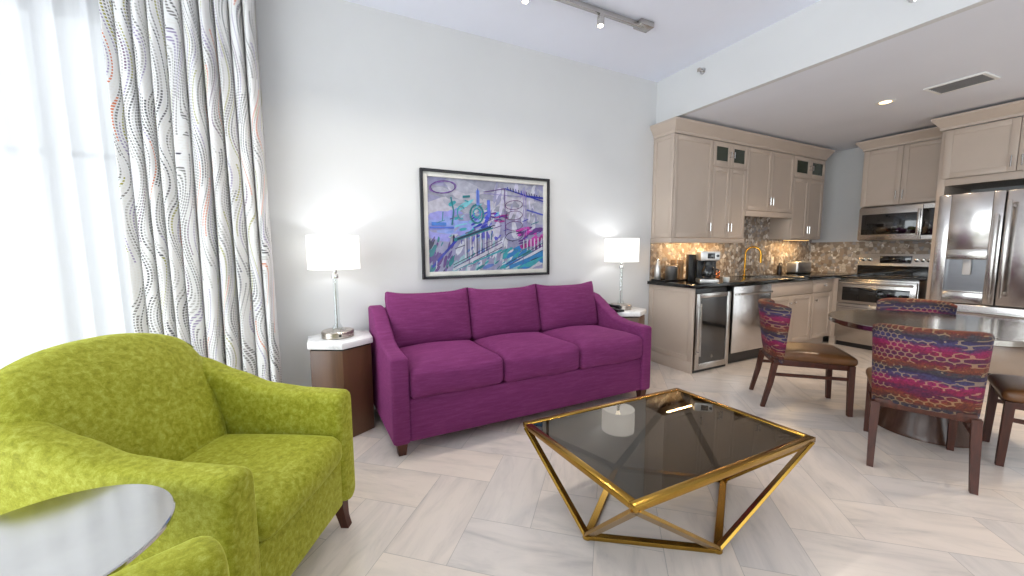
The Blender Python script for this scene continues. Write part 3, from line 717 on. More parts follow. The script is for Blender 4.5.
gc2 = dup(gc, c2, f2, 'lime green velvet armchair nearest the camera, only its arm in view'); gc2.scale = (k2_,)*3

# round silver drink table
dt = thing('drink_table', 'round silver drink table between the two green armchairs', 'side table', (-0.611, 1.165, 0))
MB().lathe([(0.15, 0.0), (0.155, 0.006), (0.15, 0.018), (0.03, 0.026)], n=40).build('foot', M_nickel, dt)
MB().lathe([(0.024, 0.02), (0.020, 0.10), (0.020, 0.62), (0.05, 0.700)], n=24).build('stem', M_nickel, dt)
MB().lathe([(0.20, 0.698), (0.240, 0.703), (0.247, 0.710), (0.247, 0.717), (0.244, 0.720)], n=72).build('tabletop', steel('polished silver', (206, 203, 200), 0.13, (1, 1, 1)), dt, 25)

# ------------------------------------------------------------------ brass coffee table
ct = thing('coffee_table', 'geometric brass coffee table with smoked glass top in front of the sofa', 'coffee table', (1.572, 1.376, 0))
TX, TY, TZ = 0.596, 0.405, 0.42
CK = Matrix.Identity(4); CK[0][1] = -0.050; CK[1][0] = -0.018
cor = [(-TX, TY), (TX, TY), (TX, -TY), (-TX, -TY)]
bw = 0.034
mb = MB()
mb.box(-TX, TX, TY-bw, TY, TZ-0.028, TZ, 0.003).box(-TX, TX, -TY, -TY+bw, TZ-0.028, TZ, 0.003).box(-TX, -TX+bw, -TY+bw, TY-bw, TZ-0.028, TZ, 0.003).box(TX-bw, TX, -TY+bw, TY-bw, TZ-0.028, TZ, 0.003)
mb.xf(CK).build('top_frame', M_brass, ct)
MB().box(-TX+bw-0.002, TX-bw+0.002, -TY+bw-0.002, TY-bw+0.002, TZ-0.014, TZ-0.005).xf(CK).build('glass_top', M_smoke, ct)
feet = {'W': (-0.505, -0.03), 'S': (-0.045, -0.355), 'E': (0.485, -0.02), 'N': (0.03, 0.355)}
for (cx, cy), (a, b) in zip(cor, (('W', 'N'), ('N', 'E'), ('E', 'S'), ('S', 'W'))):
    for f in (a, b):
        top = Vector((cx*0.975, cy*0.965, TZ-0.03)); bot = Vector((feet[f][0], feet[f][1], 0.012))
        n = (bot-top).cross(Vector((feet[a][0], feet[a][1], 0.012))-Vector((feet[b][0], feet[b][1], 0.012))).normalized()
        MB().bar(top, bot, 0.040, 0.016, 0.002, n).xf(CK).build('leg', M_brass, ct, 20)
mb = MB(); order = ['W', 'N', 'E', 'S']
for a, b in zip(order, order[1:]+order[:1]):
    mb.bar((*feet[a], 0.009), (*feet[b], 0.010), 0.034, 0.020, 0.002)
for f in order: mb.lathe([(0.020, 0.0), (0.022, 0.004), (0.020, 0.02)], (*feet[f], 0), 12)
mb.xf(CK).build('base_frame', M_brass, ct, 20)

# ------------------------------------------------------------------ dining set
tb = thing('dining_table', 'round silver topped dining table on a dark cone pedestal', 'dining table', (4.02, 1.09, 0))
MB().lathe([(0.285, 0.0), (0.285, 0.012), (0.275, 0.03), (0.15, 0.52), (0.14, 0.60), (0.22, 0.775)], n=56).build('pedestal', wood('dark pedestal veneer', (58, 38, 29), (88, 60, 46), 0.25, (3, 3, 0.6)), tb, 40)
MB().lathe([(0.40, 0.775), (0.597, 0.780), (0.602, 0.785), (0.602, 0.816), (0.598, 0.82)], n=80).build('tabletop', steel('table top metal', (172, 166, 158), 0.16, (1, 1, 1)), tb, 25)
dc = thing('dining_chair', 'dining chair in magenta honeycomb fabric with brown leather seat nearest the dishwasher', 'dining chair', (3.745, 1.812, 0), math.atan2(-0.733, 0.68), 'dining chairs around the round table')
def dseat(q, p):
    p = p.copy()
    if q[2] > 0: p.z += 0.022*(1-q[0]**4)*(1-q[1]**4)*q[2]
    p.y *= 1.0+0.05*q[0]
    return p
MB().puff((0.060, 0, 0.455), (0.265, 0.232, 0.036), 0.032, 14, dseat).build('seat', M_leather, dc, 80)
mb = MB()
mb.box(-0.215, 0.29, 0.175, 0.21, 0.375, 0.425, 0.003).box(-0.215, 0.29, -0.21, -0.175, 0.375, 0.425, 0.003).box(0.265, 0.295, -0.175, 0.175, 0.375, 0.425, 0.003).box(-0.245, -0.215, -0.21, 0.21, 0.375, 0.425, 0.003)
mb.build('seat_frame', M_dkwood, dc)
# curved upholstered back shell
rings = []
NB = 26
for k in range(NB+1):
    s = -1+2*k/NB; ed = (0.014, 0.004, 0)[min(k, NB-k, 2)]
    ring = []
    for f, th in ((0.0, 0.0), (0.03, 0.7), (0.25, 1), (0.6, 1), (0.94, 1), (0.985, 0.8), (1.0, 0.3), (1.0, -0.3), (0.985, -0.8), (0.94, -1), (0.6, -1), (0.25, -1), (0.03, -0.7)):
        z = 0.395 + (0.905-0.395)*f - (0.02*s**6*f) - (ed*0.6 if f > 0.9 else 0)
        hwid = 0.222 + 0.024*f
        lean = -0.235 - 0.075*f + 0.15*abs(s)**2.6*(0.3+0.7*f)
        t_ = (0.026 - ed)*th
        dx, dy = 1.0, -0.55*s
        ring.append((lean + t_*dx, s*hwid + t_*dy*0.5, z))
    rings.append(ring)
MB().loft(rings).build('backrest', M_honey, dc, 60)
for sv in (1, -1):
    MB().loft([[(x+a*w, sv*y+b*w, z) for a, b in ((-1,-1),(1,-1),(1,1),(-1,1))] for x, y, w, z in ((0.300, 0.208, 0.0165, 0), (0.288, 0.208, 0.021, 0.42))]).build('leg', M_dkwood, dc, 20)
    MB().loft([[(x+a*w, sv*y+b*w, z) for a, b in ((-1,-1),(1,-1),(1,1),(-1,1))] for x, y, w, z in ((-0.310, 0.212, 0.0155, 0), (-0.262, 0.210, 0.019, 0.22), (-0.235, 0.207, 0.021, 0.402))]).build('leg', M_dkwood, dc, 20)
    MB().bar((-0.258, sv*0.210, 0.295), (0.288, sv*0.207, 0.305), 0.017, 0.026, 0.002).build('stretcher', M_dkwood, dc, 20)
dup(dc, (3.404, 0.960, 0), math.atan2(0.38, 0.92), 'dining chair with its magenta honeycomb back turned to the camera')
dup(dc, (4.53, 1.33, 0), math.atan2(-0.39, -0.92), 'dining chair on the far side of the round table facing the camera')
dup(dc, (4.06, 0.46, 0), math.atan2(0.94, -0.34), 'dining chair cut by the right picture edge, only its dark seat and front legs showing')

# ------------------------------------------------------------------ kitchen
def shaker(mb, x0, x1, z0, z1, y, st=0.055, th=0.02, rec=0.009):
    """door front facing -y with its face at y, recessed panel"""
    mb.box(x0, x0+st, y, y+th, z0, z1, 0.002).box(x1-st, x1, y, y+th, z0, z1, 0.002)
    mb.box(x0+st, x1-st, y, y+th, z1-st, z1, 0.002).box(x0+st, x1-st, y, y+th, z0, z0+st, 0.002)
    mb.box(x0+st, x1-st, y+rec, y+th, z0+st, z1-st)
    return mb
def pull(parent, x, z, y, L=0.11, vert=True):
    mb = MB()
    if vert:
        mb.tube([(x, y-0.028, z-L/2), (x, y-0.028, z+L/2)], 0.0055, 8)
        for s in (-1, 1): mb.tube([(x, y, z+s*L*0.38), (x, y-0.028, z+s*L*0.38)], 0.0045, 8)
    else:
        mb.tube([(x-L/2, y-0.028, z), (x+L/2, y-0.028, z)], 0.0055, 8)
        for s in (-1, 1): mb.tube([(x+s*L*0.38, y, z), (x+s*L*0.38, y-0.028, z)], 0.0045, 8)
    return mb.build('handle', M_chrome, parent)
def knob(parent, x, z, y):
    return MB().lathe([(0.006, 0), (0.006, 0.014), (0.015, 0.020), (0.015, 0.028), (0.008, 0.031)], n=16).xf(Matrix.Translation((x, y, z)) @ Matrix.Rotation(PI/2, 4, 'X')).build('knob', M_chrome, parent)
CB, CTZ, FY = 0.945, 0.985, 2.78        # carcass top, worktop top, base front plane
# --- peninsula end panel
ep = thing('end_panel', 'greige shaker panel closing the cabinet end beside the sofa', 'cabinet panel', (3.565, 0, 0))
m90 = Matrix.Rotation(-PI/2, 4, 'Z')     # local -y front -> world -x
mb = MB(); shaker(mb, -3.395, -2.765, 0.13, CB, 0.0, 0.06, 0.022, 0.010); mb.xf(m90).build('panel', M_cab, ep)
MB().box(0.0, 0.022, 2.765, 3.395, 0.0, 0.128, 0.003).build('plinth', M_cab, ep)
# --- wine cooler
wc = thing('wine_cooler', 'under counter wine cooler with steel framed glass door', 'wine cooler', (3.605, FY, 0))
WCW = 0.57
MB().box(0.004, WCW, 0.03, 0.58, 0.02, CB-0.012, 0.004).build('body', M_black, wc)
d = MB(); fz0, fz1 = 0.035, 0.885
d.box(0.0, 0.06, -0.03, 0.028, fz0, fz1, 0.004).box(WCW-0.06, WCW, -0.03, 0.028, fz0, fz1, 0.004).box(0.06, WCW-0.06, -0.03, 0.028, fz1-0.05, fz1, 0.004).box(0.06, WCW-0.06, -0.03, 0.028, fz0, fz0+0.07, 0.004)
dd = d.build('door', M_steel, wc)
box('door_glass', M_blackglass, (0.058, WCW-0.058, -0.022, 0.02, fz0+0.068, fz1-0.048), dd)
MB().lathe([(0.011, 0), (0.015, 0.001), (0.015, 0.003), (0.011, 0.003)], n=20, cap=False).xf(Matrix.Translation((0.28, -0.0225, 0.165)) @ Matrix.Rotation(PI/2, 4, 'X')).build('emblem', M_chrome, dd)
MB().tube([(0.03, -0.062, 0.2), (0.03, -0.062, 0.78)], 0.009, 10).tube([(0.03, -0.03, 0.24), (0.03, -0.062, 0.24)], 0.006, 8).tube([(0.03, -0.03, 0.74), (0.03, -0.062, 0.74)], 0.006, 8).build('handle', M_steel, dd)
box('toe_grille', M_black, (0.004, WCW, 0.0, 0.03, 0.0, 0.03), wc)
# --- dishwasher
dw = thing('dishwasher', 'stainless steel dishwasher between the wine cooler and sink cabinet', 'dishwasher', (4.225, FY, 0))
DWW = 0.735
MB().box(0.004, DWW-0.004, 0.02, 0.58, 0.02, CB-0.004).build('body', M_black, dw)
ddw = MB().box(0.004, DWW-0.004, -0.025, 0.02, 0.145, CB-0.012, 0.006).build('door', M_steelv, dw)
MB().tube([(0.06, -0.062, 0.845), (DWW-0.06, -0.062, 0.845)], 0.011, 12).box(0.05, 0.075, -0.07, -0.024, 0.833, 0.857, 0.003).box(DWW-0.075, DWW-0.05, -0.07, -0.024, 0.833, 0.857, 0.003).build('handle', M_chrome, ddw)
box('toe_kick', M_black, (0.004, DWW-0.004, 0.05, 0.07, 0.0, 0.14), dw)
# --- sink base and drawer base
def base_unit(name, label, x0, w, ndoor, kn):
    e = thing(name, label, 'cabinet', (x0, FY, 0))
    MB().box(0.0, 0.018, 0.022, 0.60, 0.11, CB).box(w-0.018, w, 0.022, 0.60, 0.11, CB).box(0.018, w-0.018, 0.588, 0.60, 0.11, CB).box(0.018, w-0.018, 0.022, 0.588, 0.11, 0.128).box(0.018, w-0.018, 0.022, 0.04, 0.74, CB).build('carcass', M_cab, e)
    box('toe_kick', M_cab, (0.0, w, 0.07, 0.09, 0, 0.108), e)
    f = MB().box(0.004, w-0.004, 0, 0.02, 0.765, CB-0.012, 0.003).box(0.03, w-0.03, -0.004, 0.004, 0.792, CB-0.04, 0.003).build('drawer', M_cab, e)
    dwid = (w-0.008)/ndoor
    for k in range(ndoor):
        a = 0.004+dwid*k+0.001; b = a+dwid-0.002
        mb = MB(); shaker(mb, a, b, 0.12, 0.755, 0.0, 0.06); dr = mb.build('door', M_cab, e)
        knob(dr, (b-0.05) if (ndoor == 2 and k == 0) or ndoor == 1 and kn == 'r' else a+0.05, 0.66, 0)
    return e, f
base_unit('base_cabinet', 'two door sink base cabinet under the gold faucet', 4.965, 1.0, 2, 'r')
e2, f2_ = base_unit('base_cabinet', 'narrow base cabinet with a drawer beside the range', 5.97, 0.50, 1, 'l')
knob(f2_, 0.25, 0.855, -0.004)
cf = MB().box(6.472, 6.53, FY+0.0, FY+0.02, 0.11, CB).box(6.50, 6.53, 2.728, FY, 0.11, CB).box(6.52, 6.56, 2.728, FY+0.02, 0.0, 0.11)
tag(cf.build('corner_filler', M_cab, smooth=0), 'greige filler strip in the inner corner left of the range', 'cabinet panel')
# --- worktop with sink cut-out
ctop = thing('worktop', 'black granite worktop over the base cabinets', 'worktop', (0, 0, 0))
xs0, xs1, ys0, ys1 = 5.05, 5.75, 2.88, 3.26
mb = MB()
mb.box(3.53, xs0, 2.745, 3.395, CB+0.002, CTZ, 0.003).box(xs1, EX-0.004, 2.745, 3.395, CB+0.002, CTZ, 0.003).box(xs0, xs1, 2.745, ys0, CB+0.002, CTZ, 0.003).box(xs0, xs1, ys1, 3.395, CB+0.002, CTZ, 0.003).box(6.51, EX-0.004, 2.728, 2.745, CB+0.002, CTZ, 0.003)
mb.build('slab', M_granite, ctop)
sk = MB().box(xs0, xs1, ys0, ys1, CTZ-0.20, CTZ-0.19).box(xs0, xs0+0.006, ys0, ys1, CTZ-0.19, CTZ-0.004).box(xs1-0.006, xs1, ys0, ys1, CTZ-0.19, CTZ-0.004).box(xs0, xs1, ys0, ys0+0.006, CTZ-0.19, CTZ-0.004).box(xs0, xs1, ys1-0.006, ys1, CTZ-0.19, CTZ-0.004)
sk.build('sink_basin', M_steel, ctop, 0)
# --- backsplash
bs = MB().box(3.57, EX-0.012, NY-0.012, NY, CTZ, 1.50).box(4.90, 5.95, NY-0.012, NY, 1.50, 1.85)
struct(bs.build('wall_tile_north', M_mosaic, smooth=0), 'brown and pearl mosaic backsplash behind the worktop', 'backsplash')
struct(MB().box(EX-0.012, EX, 1.80, NY-0.012, CTZ, 1.46).build('wall_tile_east', M_mosaic, smooth=0), 'mosaic backsplash behind the range', 'backsplash')
ot = thing('outlet', 'small beige outlet plate on the mosaic backsplash right of the faucet', 'outlet', (6.06, NY-0.012, 1.185))
MB().box(-0.038, 0.038, -0.006, 0, -0.06, 0.06, 0.003).build('plate', M_outlet, ot)
MB().box(-0.016, 0.016, -0.009, -0.004, 0.008, 0.036, 0.002).box(-0.016, 0.016, -0.009, -0.004, -0.036, -0.008, 0.002).build('socket', M_white, ot)
# --- upper cabinets (north): local x from 0, front at y=UY
UY, UT = 3.10, 2.65
def upper(label, x0, w, zb, kind, side=False):
    e = thing('wall_cabinet', label, 'cabinet', (x0, 0, 0), 0)
    MB().box(0.0, w, UY+0.021, NY-0.002, zb, UT, 0.002).build('carcass', M_cab, e)
    def door(a, b, z0, z1, hs, hz, glass=False):
        mb = MB()
        if glass:
            st = 0.055
            mb.box(a, a+st, UY, UY+0.02, z0, z1, 0.002).box(b-st, b, UY, UY+0.02, z0, z1, 0.002).box(a+st, b-st, UY, UY+0.02, z1-st, z1, 0.002).box(a+st, b-st, UY, UY+0.02, z0, z0+st, 0.002)
        else: shaker(mb, a, b, z0, z1, UY)
        d = mb.build('door', M_cab, e)
        if glass: box('glass', M_cabglass, (a+st, b-st, UY+0.008, UY+0.014, z0+st, z1-st), d)
        if hs: pull(d, (b-0.028) if hs > 0 else (a+0.028), hz, UY, 0.10 if not glass else 0.07)
    g = 0.0025
    if kind == 'single': door(g, w-g, zb+g, UT-g, 1, zb+0.13)
    elif kind == 'pair':
        door(g, w/2-g/2, zb+g, UT-g, 1, zb+0.13); door(w/2+g/2, w-g, zb+g, UT-g, -1, zb+0.13)
    else:
        zs = 2.36
        door(g, w/2-g/2, zs+0.012, UT-g, 1, (zs+UT)/2, True); door(w/2+g/2, w-g, zs+0.012, UT-g, -1, (zs+UT)/2, True)
        MB().box(0, w, UY-0.006, UY+0.02, zs-0.006, zs+0.010, 0.002).build('divider_rail', M_cab, e)
        door(g, w/2-g/2, zb+g, zs-0.008, 1, zb+0.13); door(w/2+g/2, w-g, zb+g, zs-0.008, -1, zb+0.13)
    if side:
        mb = MB(); shaker(mb, -NY+0.004, -UY-0.004, zb+0.0, UT-0.0, 0.0, 0.045, 0.018, 0.008); mb.xf(m90 @ Matrix.Translation((0, -0.019, 0))).build('side_panel', M_cab, e)
    return e
upper('single door wall cabinet at the left end above the coffee maker', 3.590, 0.648, 1.50, 'single', True)
upper('wall cabinet with two small glass doors on top, left of the sink', 4.24, 0.655, 1.50, 'glass')
eC = upper('raised two door wall cabinet above the sink', 4.897, 1.05, 1.86, 'pair')
MB().box(0, 1.05, UY-0.004, UY+0.02, 1.785, 1.857, 0.003).build('valance', M_cab, eC)
upper('wall cabinet with two small glass doors on top, above the toaster', 5.95, 0.79, 1.50, 'glass')
lr = MB().box(3.568, 4.893, UY-0.006, UY+0.016, 1.44, 1.497, 0.004).box(3.568, 3.586, UY+0.016, NY-0.003, 1.44, 1.497, 0.003)
tag(lr.build('light_rail', M_cab), 'greige light rail under the two left wall cabinets', 'cabinet trim')
def crown(name, label, path, z0, z1, out=0.07):
    """sweep a crown profile along an open plan path; outward = left side of travel"""
    prof = [(0.0, 0.0), (0.008, 0.0), (0.010, 0.03), (0.022, 0.045), (0.040, 0.075), (0.058, 0.10), (0.066, 0.112), (out, 0.118), (out, 0.14), (0.0, 0.14)]
    k = (z1-z0)/0.14; n = len(path); rings = []
    for i, p in enumerate(path):
        p = Vector(p); ns = []
        for a, b in ((i-1, i), (i, i+1)):
            if a >= 0 and b < n:
                d = (Vector(path[b])-Vector(path[a])).normalized(); ns.append(Vector((-d.y, d.x)))
        m = sum(ns, Vector((0, 0))); m = m/ (m.length**2) * (len(ns) if len(ns) == 1 else 2) if len(ns) > 1 else ns[0]
        rings.append([(p.x+m.x*o_, p.y+m.y*o_, z0+z_*k) for o_, z_ in prof])
    return tag(MB().loft(rings).build(name, M_cab, smooth=25), label, 'cabinet trim')
crown('crown_molding', 'greige crown molding over the wall cabinets along the tiled wall', [(6.742, NY-0.004), (6.742, UY), (3.575, UY), (3.575, NY-0.004)][::-1][::-1], UT+0.002, 2.795)
# --- east wall units: local frame rotated so that local -y faces world -x ; local x = -world y
def eastthing(name, label, cat, x, y): return thing(name, label, cat, (x, y, 0), -PI/2)
mw = eastthing('microwave', 'stainless over the range microwave with black window', 'microwave', 6.70, 2.635)
MWW = 0.785
MB().box(0.0, MWW, 0.02, 0.405, 1.465, 1.915, 0.004).build('body', M_steel, mw)
dm = MB().box(0.0, MWW*0.80, -0.012, 0.02, 1.475, 1.905, 0.006).build('door', M_steel, mw)
box('door_glass', M_blackglass, (0.035, MWW*0.74, -0.015, -0.008, 1.545, 1.815), dm, 0.002)
MB().box(MWW*0.75, MWW*0.785, -0.045, -0.030, 1.52, 1.85, 0.004).box(MWW*0.755, MWW*0.78, -0.032, -0.010, 1.53, 1.56, 0.002).box(MWW*0.755, MWW*0.78, -0.032, -0.010, 1.81, 1.84, 0.002).build('handle', M_steel, dm)
cpn = MB().box(MWW*0.805, MWW, -0.012, 0.02, 1.475, 1.905, 0.004).build('control_panel', M_blackglass, mw)
box('top_grille', M_steel, (MWW*0.805, MWW, -0.014, -0.010, 1.85, 1.905), cpn)
box('bottom_trim', M_steel, (MWW*0.805, MWW, -0.014, -0.010, 1.475, 1.52), cpn)
oc_ = eastthing('wall_cabinet', 'two door wall cabinet above the microwave', 'cabinet', 6.70, 2.64)
MB().box(0, 0.80, 0.021, 0.415, 1.925, 2.67, 0.002).build('carcass', M_cab, oc_)
for k in range(2):
    mb = MB(); shaker(mb, 0.003+0.398*k, 0.397+0.398*k, 1.93, 2.667, 0.0); d = mb.build('door', M_cab, oc_); pull(d, 0.367 if k == 0 else 0.431, 2.05, 0)
crown('crown_molding', 'greige crown molding over the cabinet above the microwave', [(6.70, 1.885), (6.70, 2.645), (7.11, 2.645)], 2.672, 2.80)
# range
rg = eastthing('range', 'stainless double oven range with black glass cooktop', 'range', 6.50, 2.725)
RW = 0.80
MB().box(0.0, RW, 0.02, 0.60, 0.06, 0.955, 0.004).build('body', M_steel, rg)
box('cooktop', M_blackglass, (0.0, RW, -0.005, 0.52, 0.956, 0.972), rg, 0.003)
bg = MB().loft([[(0.0, 0.50, 0.972), (0.0, 0.60, 0.972), (0.0, 0.60, 1.285), (0.0, 0.535, 1.285), (0.0, 0.50, 1.13)], [(RW, 0.50, 0.972), (RW, 0.60, 0.972), (RW, 0.60, 1.285), (RW, 0.535, 1.285), (RW, 0.50, 1.13)]]).build('backguard', M_steel, rg, 20)
box('vent_gap', M_blackglass, (0.004, RW-0.004, 0.494, 0.51, 0.973, 1.12), bg)
MB().box(0.24, 0.56, 0.503, 0.53, 1.155, 1.255, 0.003).build('display', M_blackglass, bg)
for x in (0.06, 0.13, 0.61, 0.67, 0.725):
    MB().lathe([(0.024, 0), (0.022, 0.022), (0.016, 0.025)], n=18).xf(Matrix.Translation((x, 0.518, 1.205)) @ Matrix.Rotation(math.radians(100), 4, 'X')).build('knob', M_chrome, bg)
for nm, z0, z1, wz0, wz1, hz in (('upper', 0.615, 0.93, 0.65, 0.835, 0.895), ('lower', 0.12, 0.605, 0.30, 0.50, 0.56)):
    d = MB().box(0.004, RW-0.004, -0.03, 0.02, z0, z1, 0.006).build('oven_door', M_steel, rg)
    box('window', M_blackglass, (0.06, RW-0.06, -0.034, -0.025, wz0, wz1), d, 0.002)
    MB().tube([(0.03, -0.075, hz), (RW-0.03, -0.075, hz)], 0.013, 12).box(0.04, 0.07, -0.08, -0.03, hz-0.012, hz+0.012, 0.003).box(RW-0.07, RW-0.04, -0.08, -0.03, hz-0.012, hz+0.012, 0.003).build('handle', M_steel, d)
box('toe_kick', M_black, (0.01, RW-0.01, 0.03, 0.05, 0, 0.06), rg)
# fridge and its surround
fr = eastthing('refrigerator', 'stainless french door refrigerator with water dispenser', 'refrigerator', 6.15, 1.725)
FW, FZ, SZ = 0.935, 1.935, 0.765
MB().box(0.006, FW-0.006, 0.07, 0.90, 0.03, FZ-0.01, 0.004).build('cabinet_body', plain('fridge side grey', (92, 88, 84), 0.4), fr)
for k in range(2):
    a, b = (0.0, FW/2-0.004) if k == 0 else (FW/2+0.004, FW)
    mb = MB()
    if k == 0:
        q0, q1, w0, w1 = 0.095, 0.385, 0.885, 1.345
        mb.box(a, q0, 0, 0.065, SZ+0.006, FZ, 0.006).box(q1, b, 0, 0.065, SZ+0.006, FZ, 0.006).box(q0, q1, 0, 0.065, w1, FZ, 0.002).box(q0, q1, 0, 0.065, SZ+0.006, w0, 0.002)
    else: mb.box(a, b, 0, 0.065, SZ+0.006, FZ, 0.010, 3)
    d = mb.build('door', M_steelv, fr)
    if k == 0:
        MB().box(q0, q1, 0.052, 0.064, w0, w1).build('dispenser_recess', steel('dispenser steel', (140, 142, 146), 0.3), d)
        MB().box(q0, q1, -0.006, 0.05, w1-0.105, w1, 0.004).build('dispenser_panel', M_steel, d)
        MB().box(q0+0.125, q0+0.185, 0.02, 0.05, w1-0.27, w1-0.105, 0.006).build('paddle', plain('paddle grey', (186, 186, 188), 0.3), d)
        MB().box(q0, q1, -0.004, 0.05, w0, w0+0.018, 0.003).build('drip_tray', M_steel, d)
    hx0 = (b-0.032) if k == 0 else (a+0.034)
    z0, z1 = (0.83, 1.70) if k == 0 else (0.85, 1.83)
    MB().box(hx0-0.017, hx0+0.017, -0.072, -0.05, z0, z1, 0.006).box(hx0-0.012, hx0+0.012, -0.052, 0.0, z0+0.03, z0+0.06, 0.003).box(hx0-0.012, hx0+0.012, -0.052, 0.0, z1-0.06, z1-0.03, 0.003).build('handle', M_steel, d)
dz = MB().box(0.0, FW, 0, 0.065, 0.06, SZ-0.006, 0.010, 3).build('freezer_drawer', M_steelv, fr)
MB().box(0.08, FW-0.08, -0.072, -0.05, 0.665, 0.70, 0.006).box(0.10, 0.13, -0.052, 0.0, 0.67, 0.695, 0.003).box(FW-0.13, FW-0.10, -0.052, 0.0, 0.67, 0.695, 0.003).build('handle', M_steel, dz)
box('toe_grille', M_black, (0.01, FW-0.01, 0.04, 0.07, 0.0, 0.055), fr)
fc = eastthing('refrigerator_surround', 'greige cabinet surround with two doors above the refrigerator', 'cabinet', 6.30, 1.795)
FCW = 1.10
MB().box(0.0, 0.06, 0.0, 0.815, 0.0, 2.66, 0.002).box(FCW-0.06, FCW, 0.0, 0.815, 0.0, 2.66, 0.002).box(0.06, FCW-0.06, 0.021, 0.815, 2.06, 2.66).build('carcass', M_cab, fc)
mb = MB(); 
MB().box(0.06, FCW-0.06, -0.004, 0.02, 2.05, 2.125, 0.002).build('bottom_rail', M_cab, fc)
for k in range(2):
    w = (FCW-0.06)/2
    mb = MB(); shaker(mb, 0.03+w*k+0.002, 0.03+w*(k+1)-0.002, 2.13, 2.655, -0.02, 0.06); d = mb.build('door', M_cab, fc); pull(d, 0.03+w+(-0.035 if k == 0 else 0.035), 2.23, -0.02)
crown('crown_molding', 'greige crown molding over the refrigerator surround', [(6.28, 0.69), (6.28, 1.80), (7.11, 1.80)], 2.662, 2.80)
# under cabinet lights
for nm, x0, x1, lb in (('a', 3.75, 4.80, 'under cabinet light strip over the coffee maker'), ('b', 6.02, 6.66, 'under cabinet light strip over the toaster')):
    u = thing('under_cabinet_light', lb, 'light', ((x0+x1)/2, 3.22, 1.498)); L = x1-x0
    MB().box(-L/2, L/2, -0.02, 0.02, -0.014, 0, 0.002).build('housing', M_white, u)
    box('lens', M_strip, (-L/2+0.01, L/2-0.01, -0.012, 0.012, -0.016, -0.014), u)
    lamp_light('strip_glow', 'AREA', 11*L, (1, 0.68, 0.34), (0, 0, -0.02), u, shape='RECTANGLE', size=L, size_y=0.03)
# --- faucet
fa = thing('faucet', 'gold gooseneck kitchen faucet at the sink', 'faucet', (5.30, 3.32, CTZ))
MB().lathe([(0.028, 0), (0.028, 0.008), (0.020, 0.014)], n=20).build('base', M_gold, fa)
arc = [(0, 0, 0.01), (0, 0, 0.30)] + [(0.035*(1-math.cos(a)), -0.085*(1-math.cos(a)), 0.30+0.105*math.sin(a)) for a in [PI*i/10 for i in range(1, 11)]] + [(0.07, -0.17, 0.24)]
MB().tube(arc, 0.0125, 12).build('spout', M_gold, fa, 60)
MB().tube([(0.07, -0.17, 0.26), (0.07, -0.17, 0.19)], 0.017, 12).build('spray_head', M_gold, fa)
MB().tube([(0.02, 0, 0.07), (0.06, 0, 0.075), (0.10, 0, 0.10)], 0.006, 8).build('lever', M_gold, fa)
# --- worktop items
ty = tag(MB().box(3.575, 3.99, 3.16, 3.375, CTZ, CTZ+0.006, 0.002).box(3.575, 3.99, 3.16, 3.166, CTZ+0.006, CTZ+0.02).box(3.575, 3.99, 3.369, 3.375, CTZ+0.006, CTZ+0.02).box(3.575, 3.581, 3.166, 3.369, CTZ+0.006, CTZ+0.02).box(3.984, 3.99, 3.166, 3.369, CTZ+0.006, CTZ+0.02).build('serving_tray', M_black, smooth=0), 'black serving tray at the left end of the worktop', 'tray')
TZ2 = CTZ+0.0065
bo = thing('steel_bottle', 'slim steel bottle on the tray, leftmost item on the worktop', 'bottle', (3.622, 3.325, TZ2))
MB().lathe([(0.034, 0), (0.038, 0.006), (0.038, 0.15), (0.030, 0.185), (0.018, 0.215), (0.016, 0.235)], n=24).build('body', M_satin, bo, 50)
MB().lathe([(0.018, 0.235), (0.018, 0.255), (0.012, 0.262)], n=20).build('cap', M_steel, bo)
ib = thing('ice_bucket', 'steel ice bucket on the tray right of the slim bottle', 'bucket', (3.775, 3.255, TZ2))
MB().lathe([(0.060, 0), (0.066, 0.006), (0.074, 0.16), (0.078, 0.166)], n=30).build('body', M_satin, ib, 50)
MB().lathe([(0.078, 0.166), (0.070, 0.178), (0.02, 0.186)], n=30).build('lid', M_steel, ib)
for (x, y, lb) in ((3.90, 3.33, 'brown paper cup stack on the tray directly right of the ice bucket'), (3.945, 3.26, 'brown paper cup stack on the tray beside the black box')):
    c = thing('paper_cups', lb, 'cups', (x, y, TZ2), 0, 'paper cup stacks on the tray')
    MB().lathe([(0.024, 0), (0.031, 0.20), (0.033, 0.204)], n=20).build('cup', plain('kraft paper', (176, 136, 96), 0.7), c)
    for k in range(3): MB().lathe([(0.0335, 0.206+k*0.014), (0.0345, 0.212+k*0.014), (0.0335, 0.218+k*0.014)], n=20).build('rim', plain('kraft rim', (190, 150, 110), 0.7), c)
bb = thing('storage_box', 'black open caddy box left of the coffee maker', 'box', (3.975, 3.14, CTZ), math.radians(-35))
MB().box(-0.045, 0.045, -0.06, 0.06, 0.0, 0.32, 0.008).build('body', M_black, bb)
MB().box(-0.033, 0.033, -0.064, -0.058, 0.05, 0.29, 0.003).build('front_panel', plain('dark grey plastic', (36, 34, 34), 0.35), bb)
cm = thing('coffee_maker', 'black and steel drip coffee maker on the worktop above the wine cooler', 'coffee maker', (3.95, 2.905, CTZ), math.radians(-40))
MB().box(-0.10, 0.10, -0.12, 0.11, 0, 0.045, 0.01).build('base', M_satin, cm)
MB().box(-0.10, 0.10, 0.03, 0.11, 0.045, 0.26, 0.006).build('water_tank', M_black, cm)
hd2 = MB().box(-0.10, 0.10, -0.12, 0.11, 0.25, 0.355, 0.012).build('brew_head', M_satin, cm)
box('display', M_blackglass, (-0.03, 0.045, -0.125, -0.118, 0.275, 0.335), hd2, 0.002)
